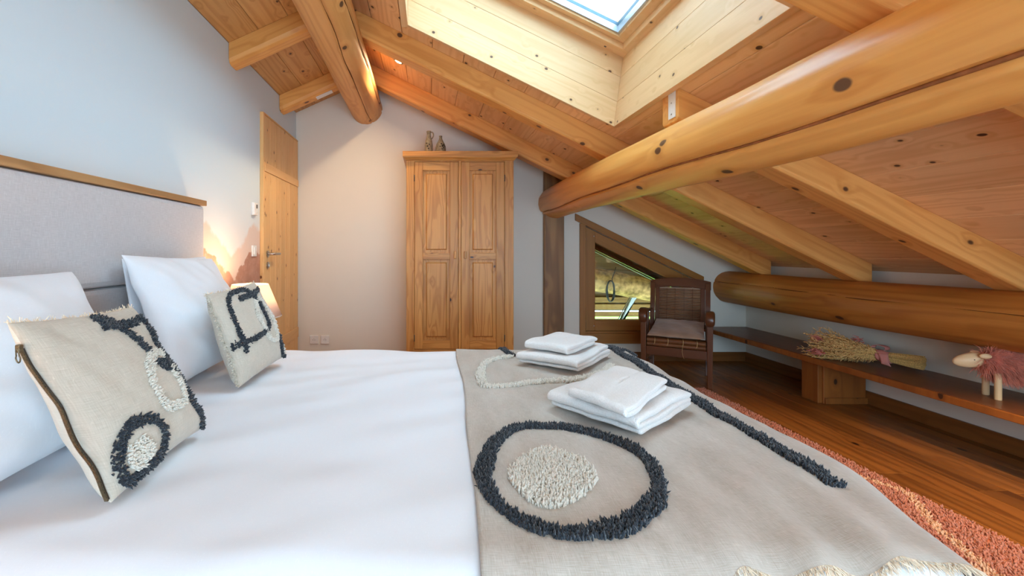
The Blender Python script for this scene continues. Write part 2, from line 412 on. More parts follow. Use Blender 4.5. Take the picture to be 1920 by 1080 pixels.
class MB:
    def __init__(s):
        s.v = []
        s.f = []

    def add(s, vs, fs):
        o = len(s.v)
        s.v += [tuple(v) for v in vs]
        s.f += [tuple(i + o for i in f) for f in fs]
        return s

    def box(s, x0, x1, y0, y1, z0, z1):
        return s.add([(x0, y0, z0), (x1, y0, z0), (x1, y1, z0), (x0, y1, z0), (x0, y0, z1), (x1, y0, z1), (x1, y1, z1), (x0, y1, z1)],
                     [(0, 3, 2, 1), (4, 5, 6, 7), (0, 1, 5, 4), (1, 2, 6, 5), (2, 3, 7, 6), (3, 0, 4, 7)])

    def hexa(s, b, t):
        """four bottom and four top points"""
        return s.add(list(b) + list(t), [(0, 3, 2, 1), (4, 5, 6, 7), (0, 1, 5, 4), (1, 2, 6, 5), (2, 3, 7, 6), (3, 0, 4, 7)])

    def prism(s, poly, ext):
        """planar polygon (3d points) swept by the vector ext"""
        n = len(poly)
        e = Vector(ext)
        vs = [Vector(p) for p in poly] + [Vector(p) + e for p in poly]
        fs = [tuple(range(n))[::-1], tuple(range(n, 2 * n))]
        fs += [(i, (i + 1) % n, n + (i + 1) % n, n + i) for i in range(n)]
        return s.add(vs, fs)

    def tube(s, path, r, seg=10, cap=True, closed=False):
        P = [Vector(p) for p in path]
        n = len(P)
        R = r if hasattr(r, '__len__') else [r] * n
        up = None
        vs, fs = [], []
        for i in range(n):
            if closed:
                tg = (P[(i + 1) % n] - P[i - 1]).normalized()
            else:
                tg = (P[min(i + 1, n - 1)] - P[max(i - 1, 0)]).normalized()
            if up is None:
                up = Vector((0, 0, 1)) if abs(tg.z) < 0.9 else Vector((1, 0, 0))
            a = tg.cross(up).normalized()
            up = a.cross(tg).normalized()
            for k in range(seg):
                t = 2 * PI * k / seg
                vs.append(P[i] + (a * math.cos(t) + up * math.sin(t)) * R[i])
        m = n if closed else n - 1
        for i in range(m):
            j = (i + 1) % n
            for k in range(seg):
                fs.append((i * seg + k, i * seg + (k + 1) % seg, j * seg + (k + 1) % seg, j * seg + k))
        if cap and not closed:
            fs.append(tuple(range(seg))[::-1])
            fs.append(tuple((n - 1) * seg + k for k in range(seg)))
        return s.add(vs, fs)

    def lathe(s, prof, c=(0, 0, 0), seg=28, close=True):
        c = Vector(c)
        vs, fs = [], []
        for r, z in prof:
            for k in range(seg):
                t = 2 * PI * k / seg
                vs.append(c + Vector((r * math.cos(t), r * math.sin(t), z)))
        for i in range(len(prof) - 1):
            for k in range(seg):
                fs.append((i * seg + k, i * seg + (k + 1) % seg, (i + 1) * seg + (k + 1) % seg, (i + 1) * seg + k))
        if close:
            fs.append(tuple(range(seg))[::-1])
            fs.append(tuple((len(prof) - 1) * seg + k for k in range(seg)))
        return s.add(vs, fs)

    def grid(s, fn, nu, nv, wrap_u=False):
        vs = [fn(i / (nu if wrap_u else nu - 1), j / (nv - 1)) for j in range(nv) for i in range(nu)]
        fs = []
        for j in range(nv - 1):
            for i in range(nu if wrap_u else nu - 1):
                i2 = (i + 1) % nu
                fs.append((j * nu + i, j * nu + i2, (j + 1) * nu + i2, (j + 1) * nu + i))
        return s.add(vs, fs)

    def build(s, name, mat, parent=None, world=True, loc=None, smooth=False, bevel=0.0, kind=None, Mx=None, solid=0.0, auto=None, place=None, up=False):
        me = bpy.data.meshes.new(name)
        V = np.array([tuple(v) for v in s.v], dtype=float)
        o = bpy.data.objects.new(name, me)
        if Mx is not None:
            inv = np.array(Mx.inverted())
            V = V @ inv[:3, :3].T + inv[:3, 3]
        elif loc is not None:
            V = V - np.array(loc)
        me.from_pydata(V.tolist(), [], s.f)
        me.update()
        bm = bmesh.new(); bm.from_mesh(me)
        bmesh.ops.recalc_face_normals(bm, faces=bm.faces)
        if up and sum(f.normal.z * f.calc_area() for f in bm.faces) < 0:
            bmesh.ops.reverse_faces(bm, faces=bm.faces)
        bm.to_mesh(me); bm.free()
        COL.objects.link(o)
        if mat is not None:
            me.materials.append(M[mat] if isinstance(mat, str) else mat)
        if smooth:
            me.polygons.foreach_set('use_smooth', [True] * len(me.polygons))
            if auto:
                me.set_sharp_from_angle(angle=auto)
        if parent is not None:
            o.parent = parent
            if world:
                o.matrix_parent_inverse = parent.matrix_basis.inverted()
        if place is not None:
            o.matrix_basis = place
        elif Mx is not None:
            o.matrix_basis = Mx
        elif loc is not None:
            o.location = loc
        if bevel:
            b = o.modifiers.new('bevel', 'BEVEL'); b.width = bevel; b.segments = 2; b.limit_method = 'ANGLE'; b.angle_limit = 0.7
        if solid:
            q = o.modifiers.new('solid', 'SOLIDIFY'); q.thickness = solid; q.offset = -1
        if kind:
            o['kind'] = kind
        return o


def np_obj(name, V, Fq, mat, parent=None, kind=None, smooth=True):
    """fast mesh from arrays, all faces with the same number of corners"""
    me = bpy.data.meshes.new(name)
    V = np.asarray(V, dtype=np.float32); Fq = np.asarray(Fq, dtype=np.int32)
    k = Fq.shape[1]
    me.vertices.add(len(V)); me.vertices.foreach_set('co', V.ravel())
    me.loops.add(Fq.size); me.loops.foreach_set('vertex_index', Fq.ravel())
    me.polygons.add(len(Fq))
    me.polygons.foreach_set('loop_start', np.arange(0, Fq.size, k, dtype=np.int32))
    me.polygons.foreach_set('use_smooth', np.full(len(Fq), smooth))
    me.update(calc_edges=True); me.validate()
    me.materials.append(M[mat] if isinstance(mat, str) else mat)
    o = bpy.data.objects.new(name, me)
    COL.objects.link(o)
    if parent is not None:
        o.parent = parent
        o.matrix_parent_inverse = parent.matrix_basis.inverted()
    if kind:
        o['kind'] = kind
    return o


def tag(o, label, cat, group=None):
    o['label'] = label; o['category'] = cat
    if group:
        o['group'] = group
    return o


def thing(name, label, cat, loc=(0, 0, 0), rotz=0.0, group=None):
    o = bpy.data.objects.new(name, None)
    COL.objects.link(o)
    o.empty_display_size = 0.1
    o.matrix_basis = Matrix.Translation(loc) @ Matrix.Rotation(rotz, 4, 'Z')
    return tag(o, label, cat, group)


def struct(o):
    o['kind'] = 'structure'
    return o


def tufts(P, N, r=0.0045, h=0.012, lean=0.5, hv=0.35):
    """one little three sided blob of yarn per point; returns vertices and triangles"""
    P = np.asarray(P, float); n = len(P)
    N = np.asarray(N, float)
    if N.ndim == 1:
        N = np.tile(N, (n, 1))
    N = N / np.linalg.norm(N, axis=1, keepdims=True)
    J = rng.normal(size=(n, 3)); J -= (J * N).sum(1, keepdims=True) * N
    A = J / np.linalg.norm(J, axis=1, keepdims=True)
    B = np.cross(N, A)
    D = N + lean * rng.normal(size=(n, 3)) * 0.5
    D /= np.linalg.norm(D, axis=1, keepdims=True)
    hh = h * (1 + hv * rng.uniform(-1, 1, size=(n, 1)))
    ang = 2 * PI * np.arange(3) / 3
    ring = lambda c, rr: np.stack([c + rr * (math.cos(t) * A + math.sin(t) * B) for t in ang], 1)
    V = np.concatenate([ring(P - N * r * 0.5, r * 0.7), ring(P + D * hh * 0.62, r), (P + D * hh)[:, None, :]], 1)   # n,7,3
    T = np.array([(0, 1, 4), (0, 4, 3), (1, 2, 5), (1, 5, 4), (2, 0, 3), (2, 3, 5), (3, 4, 6), (4, 5, 6), (5, 3, 6)])
    return V.reshape(-1, 3), (T[None] + 7 * np.arange(n)[:, None, None]).reshape(-1, 3)


def strands(P, Q, bend, w0=0.0012, w1=0.0003, seg=4):
    """flat tapering threads from P to Q with a sideways bend vector"""
    P = np.asarray(P, float); Q = np.asarray(Q, float); n = len(P)
    D = Q - P
    A = np.cross(D, rng.normal(size=(n, 3)))
    A /= np.linalg.norm(A, axis=1, keepdims=True) + 1e-9
    rows = []
    for i in range(seg + 1):
        t = i / seg
        c = P + D * t + bend * (t * t)
        w = w0 * (1 - t) + w1 * t
        rows += [c - A * w, c + A * w]
    V = np.stack(rows, 1)
    T = np.array([(2 * i, 2 * i + 1, 2 * i + 3, 2 * i + 2) for i in range(seg)])
    k = 2 * (seg + 1)
    return V.reshape(-1, 3), (T[None] + k * np.arange(n)[:, None, None]).reshape(-1, 4)


def smooth_path(pts, step, closed=False):
    """Catmull-Rom through the points, resampled every step"""
    p = np.array(pts, float)
    n = len(p)
    out = []
    for i in range(n - 1):
        p0 = p[i - 1] if i > 0 else (p[-2] if closed else 2 * p[0] - p[1])
        p3 = p[i + 2] if i + 2 < n else (p[1] if closed else 2 * p[-1] - p[-2])
        for t in np.linspace(0, 1, 12, endpoint=False):
            out.append(0.5 * (2 * p[i] + (p[i + 1] - p0) * t + (2 * p0 - 5 * p[i] + 4 * p[i + 1] - p3) * t * t + (3 * p[i] - p0 - 3 * p[i + 1] + p3) * t ** 3))
    out.append(p[-1])
    out = np.array(out)
    s = np.concatenate([[0], np.cumsum(np.linalg.norm(np.diff(out, axis=0), axis=1))])
    q = np.arange(0, s[-1], step)
    return np.stack([np.interp(q, s, out[:, i]) for i in range(out.shape[1])], 1)


def band_points(pts, width, dens, wvar=0.15):
    """random 2d points in a band of the given width along a path; dens is points per square metre"""
    p = smooth_path(pts, 0.004)
    d = np.gradient(p, axis=0); d /= np.linalg.norm(d, axis=1, keepdims=True) + 1e-9
    nrm = np.stack([-d[:, 1], d[:, 0]], 1)
    L = 0.004 * len(p)
    n = int(L * width * dens)
    i = rng.integers(0, len(p), n)
    wm = width * (1 + wvar * np.sin(i * 0.05 + 1.3) + 0.5 * wvar * np.sin(i * 0.17))
    return p[i] + nrm[i] * (rng.uniform(-0.5, 0.5, n) * wm)[:, None]


def in_poly(pts, poly):
    x, y = pts[:, 0], pts[:, 1]
    c = np.zeros(len(pts), bool)
    for (x1, y1), (x2, y2) in zip(poly, np.roll(poly, -1, 0)):
        m = ((y1 > y) != (y2 > y)) & (x < (x2 - x1) * (y - y1) / (y2 - y1 + 1e-12) + x1)
        c ^= m
    return c


def area_points(poly, dens):
    poly = np.array(smooth_path(poly, 0.01, True))
    lo, hi = poly.min(0), poly.max(0)
    n = int((hi - lo).prod() * dens)
    p = rng.uniform(lo, hi, (n, 2))
    return p[in_poly(p, poly)]

# ================================================================== SETTING
floor = struct(MB().box(XL - 0.2, XR + 0.2, YN - 0.2, YF + 0.2, -0.12, -0.022).build('floor', 'floor'))
# floor boards, grain along the room
bw = 0.137
x = XL
row = 0
while x < XR - 0.01:
    x1 = min(x + bw, XR)
    y = YN - random.uniform(0, 1.2)
    while y < YF:
        L = random.uniform(1.5, 2.4)
        ya, yb = max(y, YN), min(y + L, YF)
        if yb - ya > 0.05:
            MB().box(x + 0.0008, x1 - 0.0008, ya + 0.0008, yb - 0.0008, -0.022, 0.0).build('plank', 'floor', floor, bevel=0.0015)
        y += L
    x = x1
    row += 1

# walls
T = 0.14
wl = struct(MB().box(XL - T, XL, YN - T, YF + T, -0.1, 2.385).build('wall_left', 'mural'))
wr = struct(MB().box(XR, XR + T, YN - T, YF + T, -0.1, 0.99).build('wall_right', 'wall'))
# far wall with the sloping window opening
WX0, WX1, WZB = 1.503, 2.545, 0.28
wtop = lambda x: 1.302 - 0.492 * (x - 1.503)
m = MB()
m.box(XL - T, WX0, YF, YF + T, -0.1, 2.72)
m.box(WX1, XR + T, YF, YF + T, -0.1, 2.0)
m.box(WX0, WX1, YF, YF + T, -0.1, WZB)
m.prism([(WX0, YF, wtop(WX0)), (WX1, YF, wtop(WX1)), (WX1, YF, 2.0), (WX0, YF, 2.72)], (0, T, 0))
wb = struct(m.build('wall_back', 'wall'))
# wall behind the camera, with a wide opening added for fill daylight
m = MB()
m.box(XL - T, -0.3, YN - T, YN, -0.1, 2.9)
m.box(2.6, XR + T, YN - T, YN, -0.1, 2.0)
m.box(-0.3, 2.6, YN - T, YN, -0.1, 0.12)
m.prism([(-0.3, YN, 2.25), (1.5, YN, 1.80), (2.6, YN, 1.25), (2.6, YN, 2.0), (-0.3, YN, 2.9)], (0, -T, 0))
wf = struct(m.build('wall_front', 'wall'))
# baseboards
struct(MB().box(XR - 0.018, XR, YN, YF, 0, 0.088).build('baseboard_right', 'base_board', bevel=0.003))
struct(MB().box(1.30, XR - 0.018, YF - 0.018, YF, 0, 0.088).build('baseboard_back', 'base_boardX', bevel=0.003))

# ceiling: outer deck with the skylight hole, boards below
wx0, wx1, wy0, wy1 = WELL
m = MB()


def slab(m, xa, xb, ya, yb, lo=0.024, hi=0.16):
    z = lambda x, e: zc(x) + e
    m.hexa([(xa, ya, z(xa, lo)), (xb, ya, z(xb, lo)), (xb, yb, z(xb, lo)), (xa, yb, z(xa, lo))],
           [(xa, ya, z(xa, hi)), (xb, ya, z(xb, hi)), (xb, yb, z(xb, hi)), (xa, yb, z(xa, hi))])


YA, YB = YN - T, YF + T
e = 1e-4
wq = 0.03
slab(m, XRIDGE + e, wx0 - wq, YA, YB); slab(m, wx1 + wq, XR + T, YA, YB)
slab(m, wx0 - wq, wx1 + wq, YA, wy0 - wq); slab(m, wx0 - wq, wx1 + wq, wy1 + wq, YB)
zl = lambda x: 2.385 + SLL * (x - XL)
xa, xb = XL - T, XRIDGE + 0.03
m.hexa([(xa, YA, zl(xa) + 0.024), (xb, YA, zl(xb) + 0.024), (xb, YB, zl(xb) + 0.024), (xa, YB, zl(xa) + 0.024)],
       [(xa, YA, zl(xa) + 0.16), (xb, YA, zl(xb) + 0.16), (xb, YB, zl(xb) + 0.16), (xa, YB, zl(xa) + 0.16)])
ceil = struct(m.build('ceiling', 'ceil_plank'))
RX = Matrix.Rotation(AR, 4, 'Y')      # local x runs down the right hand slope
RXL = Matrix.Rotation(-AL, 4, 'Y')


def ceil_plank(xa, xb, ya, yb, R):
    g = 0.0012
    z = (lambda x: zc(x)) if R is RX else zl
    Mx = Matrix.Translation(((xa + xb) / 2, (ya + yb) / 2, z((xa + xb) / 2))) @ R
    m = MB().hexa([(xa + g, ya, z(xa + g)), (xb - g, ya, z(xb - g)), (xb - g, yb, z(xb - g)), (xa + g, yb, z(xa + g))],
                  [(xa + g, ya, z(xa + g) + .026), (xb - g, ya, z(xb - g) + .026), (xb - g, yb, z(xb - g) + .026), (xa + g, yb, z(xa + g) + .026)])
    return m.build('plank', 'ceil_plank' if R is RX else 'ceil_left_dim', ceil, Mx=Mx, bevel=0.0035)


pw = 0.203
x = XRIDGE
while x < XR - 0.01:
    x1 = min(x + pw, XR)
    if x1 <= wx0 - wq or x >= wx1 + wq:
        ceil_plank(x, x1, YN, YF, RX)
    else:
        ceil_plank(x, x1, YN, wy0 - wq, RX)
        ceil_plank(x, x1, wy1 + wq, YF, RX)
        if x < wx0 - wq:
            ceil_plank(x, wx0 - wq, wy0 - wq, wy1 + wq, RX)
        if x1 > wx1 + wq:
            ceil_plank(wx1 + wq, x1, wy0 - wq, wy1 + wq, RX)
    x = x1
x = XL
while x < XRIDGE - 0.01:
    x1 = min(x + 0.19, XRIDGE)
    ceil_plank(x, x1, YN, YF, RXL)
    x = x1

# ------------------------------------------------------------------ skylight
sky_root = bpy.data.objects.new('window_2', None)
COL.objects.link(sky_root)
sky_root.matrix_basis = Matrix.Translation(((wx0 + wx1) / 2, (wy0 + wy1) / 2, zc((wx0 + wx1) / 2)))
struct(sky_root)
HT = 0.45                            # height of the lined shaft
FX = 0.06                            # lower lining leans outwards


def board(name, mat, pts_in, out, th=0.028, axisR=None):
    m = MB().prism(pts_in, Vector(out) * th)
    Mx = Matrix.Translation(pts_in[0])
    if axisR is not None:
        Mx = Mx @ axisR
    return m.build(name, mat, sky_root, Mx=Mx, bevel=0.002)


zt_ = lambda x: zc(x) + HT
dn = 0.035                           # lining stands proud of the ceiling boards
# far and near linings: three boards each, laid along the slope
for ys, out in ((wy1, (0, 1, 0)), (wy0, (0, -1, 0))):
    for i in range(3):
        f0, f1 = i / 3, (i + 1) / 3
        lo = lambda f: -dn + f * (HT + dn)
        xe = lambda f: wx1 + FX * f
        pts = [(wx0, ys, zc(wx0) + lo(f0)), (xe(f0), ys, zc(xe(f0)) + lo(f0)), (xe(f1), ys, zc(xe(f1)) + lo(f1) - 0.0006), (wx0, ys, zc(wx0) + lo(f1) - 0.0006)]
        board('lining_board', 'well', pts, out, axisR=RX)
for i in range(3):
    f0, f1 = i / 3, (i + 1) / 3
    for up in (0, 1):
        if up:
            pa, pb = (wx0, zc(wx0) - dn + f0 * (HT + dn)), (wx0, zc(wx0) - dn + f1 * (HT + dn) - 0.0006)
            out = (-1, 0, 0)
        else:
            xa, xb = wx1 + FX * f0, wx1 + FX * f1
            pa, pb = (xa, zc(xa) - dn + f0 * (HT + dn)), (xb, zc(xb) - dn + f1 * (HT + dn) - 0.0006)
            out = (1, 0, 0)
        pts = [(pa[0], wy0 - .029, pa[1]), (pa[0], wy1 + .029, pa[1]), (pb[0], wy1 + .029, pb[1]), (pb[0], wy0 - .029, pb[1])]
        board('lining_board', 'wellY', pts, out, th=0.04)
# outer sides of the shaft above the roof
# frame bars in the plane of the roof
def roofbox(name, mat, xa, xb, ya, yb, lo, hi, parent, ax=RX, bevel=0.003):
    z = lambda x, e: zt_(x) + e
    m = MB().hexa([(xa, ya, z(xa, lo)), (xb, ya, z(xb, lo)), (xb, yb, z(xb, lo)), (xa, yb, z(xa, lo))],
                  [(xa, ya, z(xa, hi)), (xb, ya, z(xb, hi)), (xb, yb, z(xb, hi)), (xa, yb, z(xa, hi))])
    return m.build(name, mat, parent, Mx=Matrix.Translation(((xa + xb) / 2, (ya + yb) / 2, z((xa + xb) / 2, lo))) @ ax, bevel=bevel)


fx0, fx1 = wx0 - 0.03, wx1 + FX + 0.03
cu = 0.045
fr_ = [(fx0, fx1, wy1 - 0.078, wy1 + 0.03, 'well'), (fx0, fx1, wy0 - 0.03, wy0 + 0.078, 'well')]
for xa, xb, ya, yb, mt in fr_:
    f = roofbox('frame_rail', mt, xa, xb, ya, yb, -0.035, 0.09, sky_root)
    roofbox('screw_cap', 'dark_plastic', fx1 - 0.16, fx1 - 0.148, (ya + yb) / 2 - 0.006, (ya + yb) / 2 + 0.006, -0.037, -0.034, f, bevel=0.001)
roofbox('frame_rail', 'wellY', fx1 - 0.068, fx1, wy0 + 0.078, wy1 - 0.078, -0.035, 0.09, sky_root)
roofbox('frame_rail', 'wellY', fx0, fx0 + 0.09, wy0 + 0.078, wy1 - 0.078, -0.035, 0.09, sky_root)
sx0, sx1, sy0, sy1 = fx0 + 0.09, fx1 - 0.068, wy0 + 0.078, wy1 - 0.078
s_ = 0.042
for (xa, xb, ya, yb, mt) in ((sx0, sx1, sy1 - s_, sy1, 'well'), (sx0, sx1, sy0, sy0 + s_, 'well'), (sx1 - s_, sx1, sy0 + s_, sy1 - s_, 'wellY'), (sx0, sx0 + s_, sy0 + s_, sy1 - s_, 'wellY')):
    f = roofbox('sash_rail', mt, xa, xb, ya, yb, 0.0, 0.10, sky_root)
g_ = 0.011
q0, q1, r0, r1 = sx0 + s_, sx1 - s_, sy0 + s_, sy1 - s_
for (xa, xb, ya, yb) in ((q0, q1, r1 - g_, r1), (q0, q1, r0, r0 + g_), (q1 - g_, q1, r0 + g_, r1 - g_), (q0, q0 + g_, r0 + g_, r1 - g_)):
    roofbox('gasket', 'gasket', xa, xb, ya, yb, 0.015, 0.055, sky_root, bevel=0.001)
for (xa, xb, ya, yb) in ((q0, q1, r1 - g_, r1), (q0, q1, r0, r0 + g_), (q1 - g_, q1, r0 + g_, r1 - g_), (q0, q0 + g_, r0 + g_, r1 - g_)):
    roofbox('glass_seal', 'blue_gasket', xa, xb, ya, yb, 0.056, 0.075, sky_root, bevel=0.001)
roofbox('pane', 'glass', q0, q1, r0, r1, 0.076, 0.080, sky_root, bevel=0)
roofbox('pane', 'glass', q0, q1, r0, r1, 0.094, 0.098, sky_root, bevel=0)

# ------------------------------------------------------------------ rafters


def rafter(x0, x1, y0, y1, label, left=False, depth=0.138, c=0.012):
    R = RXL if left else RX
    z = zl if left else (lambda x: 0.92 + SL * (XR - x))
    dv = depth / math.cos(AL if left else AR)
    sec = [(y0, 0), (y1, 0), (y1, -dv + c), (y1 - c, -dv), (y0 + c, -dv), (y0, -dv + c)]
    if left:
        c = 0.035
        sec = [(y0, 0), (y1, 0), (y1, -dv + c), (y1 - c * .3, -dv + c * .3), (y1 - c, -dv), (y0 + c, -dv), (y0 + c * .3, -dv + c * .3), (y0, -dv + c)]
    n = 24
    m = MB()
    k = len(sec)
    for i in range(n + 1):
        xx = x0 + (x1 - x0) * i / n
        for (yy, dz) in sec:
            w = 0.0 if i in (0, n) else 1.0
            m.v.append((xx, yy + w * 0.0022 * mnoise.noise((xx * 3, yy * 9, dz * 5)), z(xx) + dz + (w * 0.003 * mnoise.noise((xx * 2.3, yy * 7, 4 + dz * 8)) if dz < -.05 else 0)))
    for i in range(n):
        for j in range(k):
            m.f.append((i * k + j, i * k + (j + 1) % k, (i + 1) * k + (j + 1) % k, (i + 1) * k + j))
    m.f.append(tuple(range(k))); m.f.append(tuple(n * k + j for j in range(k))[::-1])
    xm = (x0 + x1) / 2
    o = m.build('rafter', 'rafter', Mx=Matrix.Translation((xm, (y0 + y1) / 2, z(xm))) @ R, bevel=0.004)
    tag(o, label, 'rafter', 'rafters under the sloping ceiling')
    return o


XE = 2.945
rafter(XRIDGE + 0.01, XE, 3.90, 4.04, 'right slope rafter nearest the far wall, passing just over the wardrobe top')
rafter(XRIDGE + 0.01, XE, 3.01, 3.155, 'long right slope rafter between the ceiling spotlight and the skylight lining')
rc = rafter(wx1 + 0.045, XE, 2.155, 2.30, 'short rafter starting under the skylight with a white metal plate on its cut end')
rafter(XRIDGE + 0.01, XE, 1.155, 1.30, 'right slope rafter closest to the camera, cutting the top right corner behind the big log')
rafter(XL + 0.002, XRIDGE, 2.885, 3.03, 'upper left slope rafter above the headboard wall, without any sticker', True, depth=0.125)
rl2 = rafter(XL + 0.002, XRIDGE, 3.865, 4.01, 'lower left slope rafter above the door, carrying a white label', True, depth=0.125)

# ------------------------------------------------------------------ logs


def log(name, mat, cx, cz, r, label, cracks=(), taper=0.0, wob=0.006, seed=0, flat=None, y0=YN + 0.002, y1=YF - 0.002):
    ns, nl = 120, 190
    th = np.linspace(0, 2 * PI, ns, endpoint=False)
    ys = np.linspace(y0, y1, nl)
    V = np.zeros((nl, ns, 3))
    for i, y in enumerate(ys):
        rr = r * (1 + taper * (y - YF) / 4)
        ox = 0.008 * math.sin(y * 1.3 + seed); oz = 0.006 * math.sin(y * 1.7 + seed * 2)
        for k, t in enumerate(th):
            q = rr + wob * mnoise.noise((math.cos(t) * 1.1 + seed, math.sin(t) * 1.1, y * 0.9)) + 0.0025 * mnoise.noise((math.cos(t) * 5 + seed, math.sin(t) * 5, y * 2.5))
            for (fn, hw, dep) in cracks:
                a = math.radians(fn(y))
                w = hw(y) if callable(hw) else hw
                dt = abs((t - a + PI) % (2 * PI) - PI)
                if dt < w:
                    q -= dep * (1 - dt / w) ** 0.7
            V[i, k] = (cx + ox + q * math.cos(t), y, cz + oz + q * math.sin(t))
    F_ = [(i * ns + k, i * ns + (k + 1) % ns, (i + 1) * ns + (k + 1) % ns, (i + 1) * ns + k) for i in range(nl - 1) for k in range(ns)]
    m = MB()
    m.v = V.reshape(-1, 3).tolist(); m.f = F_
    m.f.append(tuple(range(ns))); m.f.append(tuple((nl - 1) * ns + k for k in range(ns)))
    o = m.build(name, mat, loc=(cx, (y0 + y1) / 2, cz), smooth=True, auto=1.0)
    tag(o, label, 'beam')
    # a dark lip of split heartwood lying inside every crack
    for (fn, hw, dep) in cracks:
        path, rad = [], []
        for y in np.linspace(y0 + 0.05, y1 - 0.06, 150):
            rr = r * (1 + taper * (y - YF) / 4)
            ox = 0.008 * math.sin(y * 1.3 + seed); oz = 0.006 * math.sin(y * 1.7 + seed * 2)
            a = math.radians(fn(y)); q = rr - dep * 0.72 + wob * mnoise.noise((math.cos(a) * 1.1 + seed, math.sin(a) * 1.1, y * 0.9))
            path.append((cx + ox + q * math.cos(a), y, cz + oz + q * math.sin(a)))
            rad.append((dep * 0.42 if not callable(hw) else hw(y) * r * 0.42) * (0.75 + 0.5 * mnoise.noise((y * 3, seed, 0))))
        MB().tube(path, rad, 6).build('crack', 'crack_red' if dep > 0.015 else 'crack', o, smooth=True)
    return o


big = log('purlin_log', 'log', 1.197, 1.514, 0.147, 'thick golden log beam slanting across the upper right, split along its side',
          cracks=[(lambda y: 218 + 3.5 * math.sin(y * 2.1) + 1.6 * math.sin(y * 5.3), lambda y: .055 + .055 * max(0, min(1, (3.6 - y) / 2.4)), 0.020)], taper=-0.02, seed=1)
ridge = log('ridge_log', 'ridge_log', -0.592, 2.432, 0.152, 'round ridge log hanging at the roof peak over the white wall, with long drying cracks',
            cracks=[(lambda y: -21 + 9 * math.sin(y * 0.9 - 2) + 2 * math.sin(y * 5) + 5 * mnoise.noise((y * 2.2, 3, 3)), 0.055, 0.012), (lambda y: -68 + 6 * math.sin(y * 1.4) + 1.5 * math.sin(y * 6) + 6 * mnoise.noise((y * 2, 8, 3)), 0.05, 0.008)], taper=0.0, seed=5)
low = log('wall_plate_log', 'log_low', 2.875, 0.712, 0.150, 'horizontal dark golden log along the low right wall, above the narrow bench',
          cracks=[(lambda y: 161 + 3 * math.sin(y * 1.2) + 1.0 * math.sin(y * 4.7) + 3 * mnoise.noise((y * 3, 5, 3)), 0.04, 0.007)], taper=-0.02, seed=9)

# post in the far wall
post = MB().box(1.097, 1.287, YF - 0.055, YF, 0.0, 1.86).build('wall_post', 'post', bevel=0.008, loc=(1.19, YF, 0))
tag(post, 'dark squared timber post in the far wall under the big log, right of the wardrobe', 'post')

# white fittings on the rafters
m = MB().box(wx1 + 0.040, wx1 + 0.045, 2.175, 2.235, zc(1.185) - 0.135, zc(1.185) + 0.012)
o = m.build('metal_plate', 'white_plastic', loc=(wx1 + 0.04, 2.2, zc(1.185)), bevel=0.001)
tag(o, 'narrow white painted metal plate on the rafter end below the skylight', 'plate')
for dz in (-0.115, -0.06, -0.01):
    MB().lathe([(0.004, 0), (0.004, 0.0015)], seg=10).build('screw', 'steel', o, place=Matrix.Translation((wx1 + 0.0385, 2.205, zc(1.185) + dz)) @ Matrix.Rotation(PI / 2, 4, 'Y'))
zb = zl(-0.93) - 0.125 / math.cos(AL)
m = MB().box(-0.075, 0.075, -0.03, 0.03, -0.0045, 0)
o = m.build('paper_label', 'white_plastic', bevel=0.001)
o.matrix_basis = Matrix.Translation((-0.905, 3.93, zl(-0.905) - 0.125 / math.cos(AL) - 0.003)) @ RXL
tag(o, 'small blank white sticker on the underside of the left rafter above the door', 'label')

# recessed ceiling spot
def spotlight(x, y, label, watt, aim=None):
    sp = thing('recessed_spotlight', label, 'spotlight', (x, y, zc(x)), group='recessed ceiling spotlights')
    for nm, mt, pr in (('trim_ring', 'steel', [(0.040, -0.001), (0.040, -0.006), (0.034, -0.008), (0.028, -0.006), (0.028, -0.001)]), ('bulb', 'bulb', [(0.0275, -0.0015), (0.024, -0.006), (0.001, -0.008)])):
        b = MB().lathe(pr, seg=32, close=nm == 'bulb').build(nm, mt, sp, world=False, smooth=True, place=RX)
    L = bpy.data.lights.new('spot_glow', 'SPOT'); L.energy = watt; L.color = (1, 0.73, 0.44); L.spot_size = 2.7; L.spot_blend = 1.0; L.shadow_soft_size = 0.03
    lo = bpy.data.objects.new('spot_glow', L); COL.objects.link(lo); lo.parent = sp
    lo.matrix_basis = RX @ Matrix.Translation((0, 0, -0.015))
    if aim:
        lo.matrix_basis = lo.matrix_basis @ RX.inverted() @ Vector(aim).to_track_quat('-Z', 'Y').to_matrix().to_4x4()


spotlight(-0.236, 3.53, 'small round recessed spotlight glowing in the ceiling boards left of the skylight', 40)
spotlight(2.15, 0.95, 'unseen recessed spotlight added low in the right ceiling slope to brighten the bench side', 110, (.55, .75, -.45))  # extra lamp out of view, added to warm the right wall and bench

# ------------------------------------------------------------------ gable window
w1 = bpy.data.objects.new('window_1', None)
COL.objects.link(w1); w1.matrix_basis = Matrix.Translation((1.5, YF, WZB)); struct(w1)
tw, ty = 0.055, 0.022
RS = RX
m = MB().prism([(1.405, YF - ty, wtop(1.405) + 0.066), (2.635, YF - ty, wtop(2.635) + 0.066), (2.635, YF - ty, wtop(2.635)), (1.405, YF - ty, wtop(1.405))], (0, ty, 0))
m.build('trim_board', 'winX', w1, Mx=Matrix.Translation((2.0, YF, wtop(2.0))) @ RX, bevel=0.003)
MB().box(1.448, WX0, YF - ty + 0.002, YF, 0.175, wtop(WX0) + 0.02).build('trim_board', 'winZ', w1, bevel=0.003)
MB().box(WX1, 2.60, YF - ty + 0.002, YF, 0.175, wtop(WX1)).build('trim_board', 'winZ', w1, bevel=0.003)
MB().box(1.448, 2.60, YF - ty - 0.004, YF, 0.17, WZB - 0.012).build('trim_board', 'winX', w1, bevel=0.003)
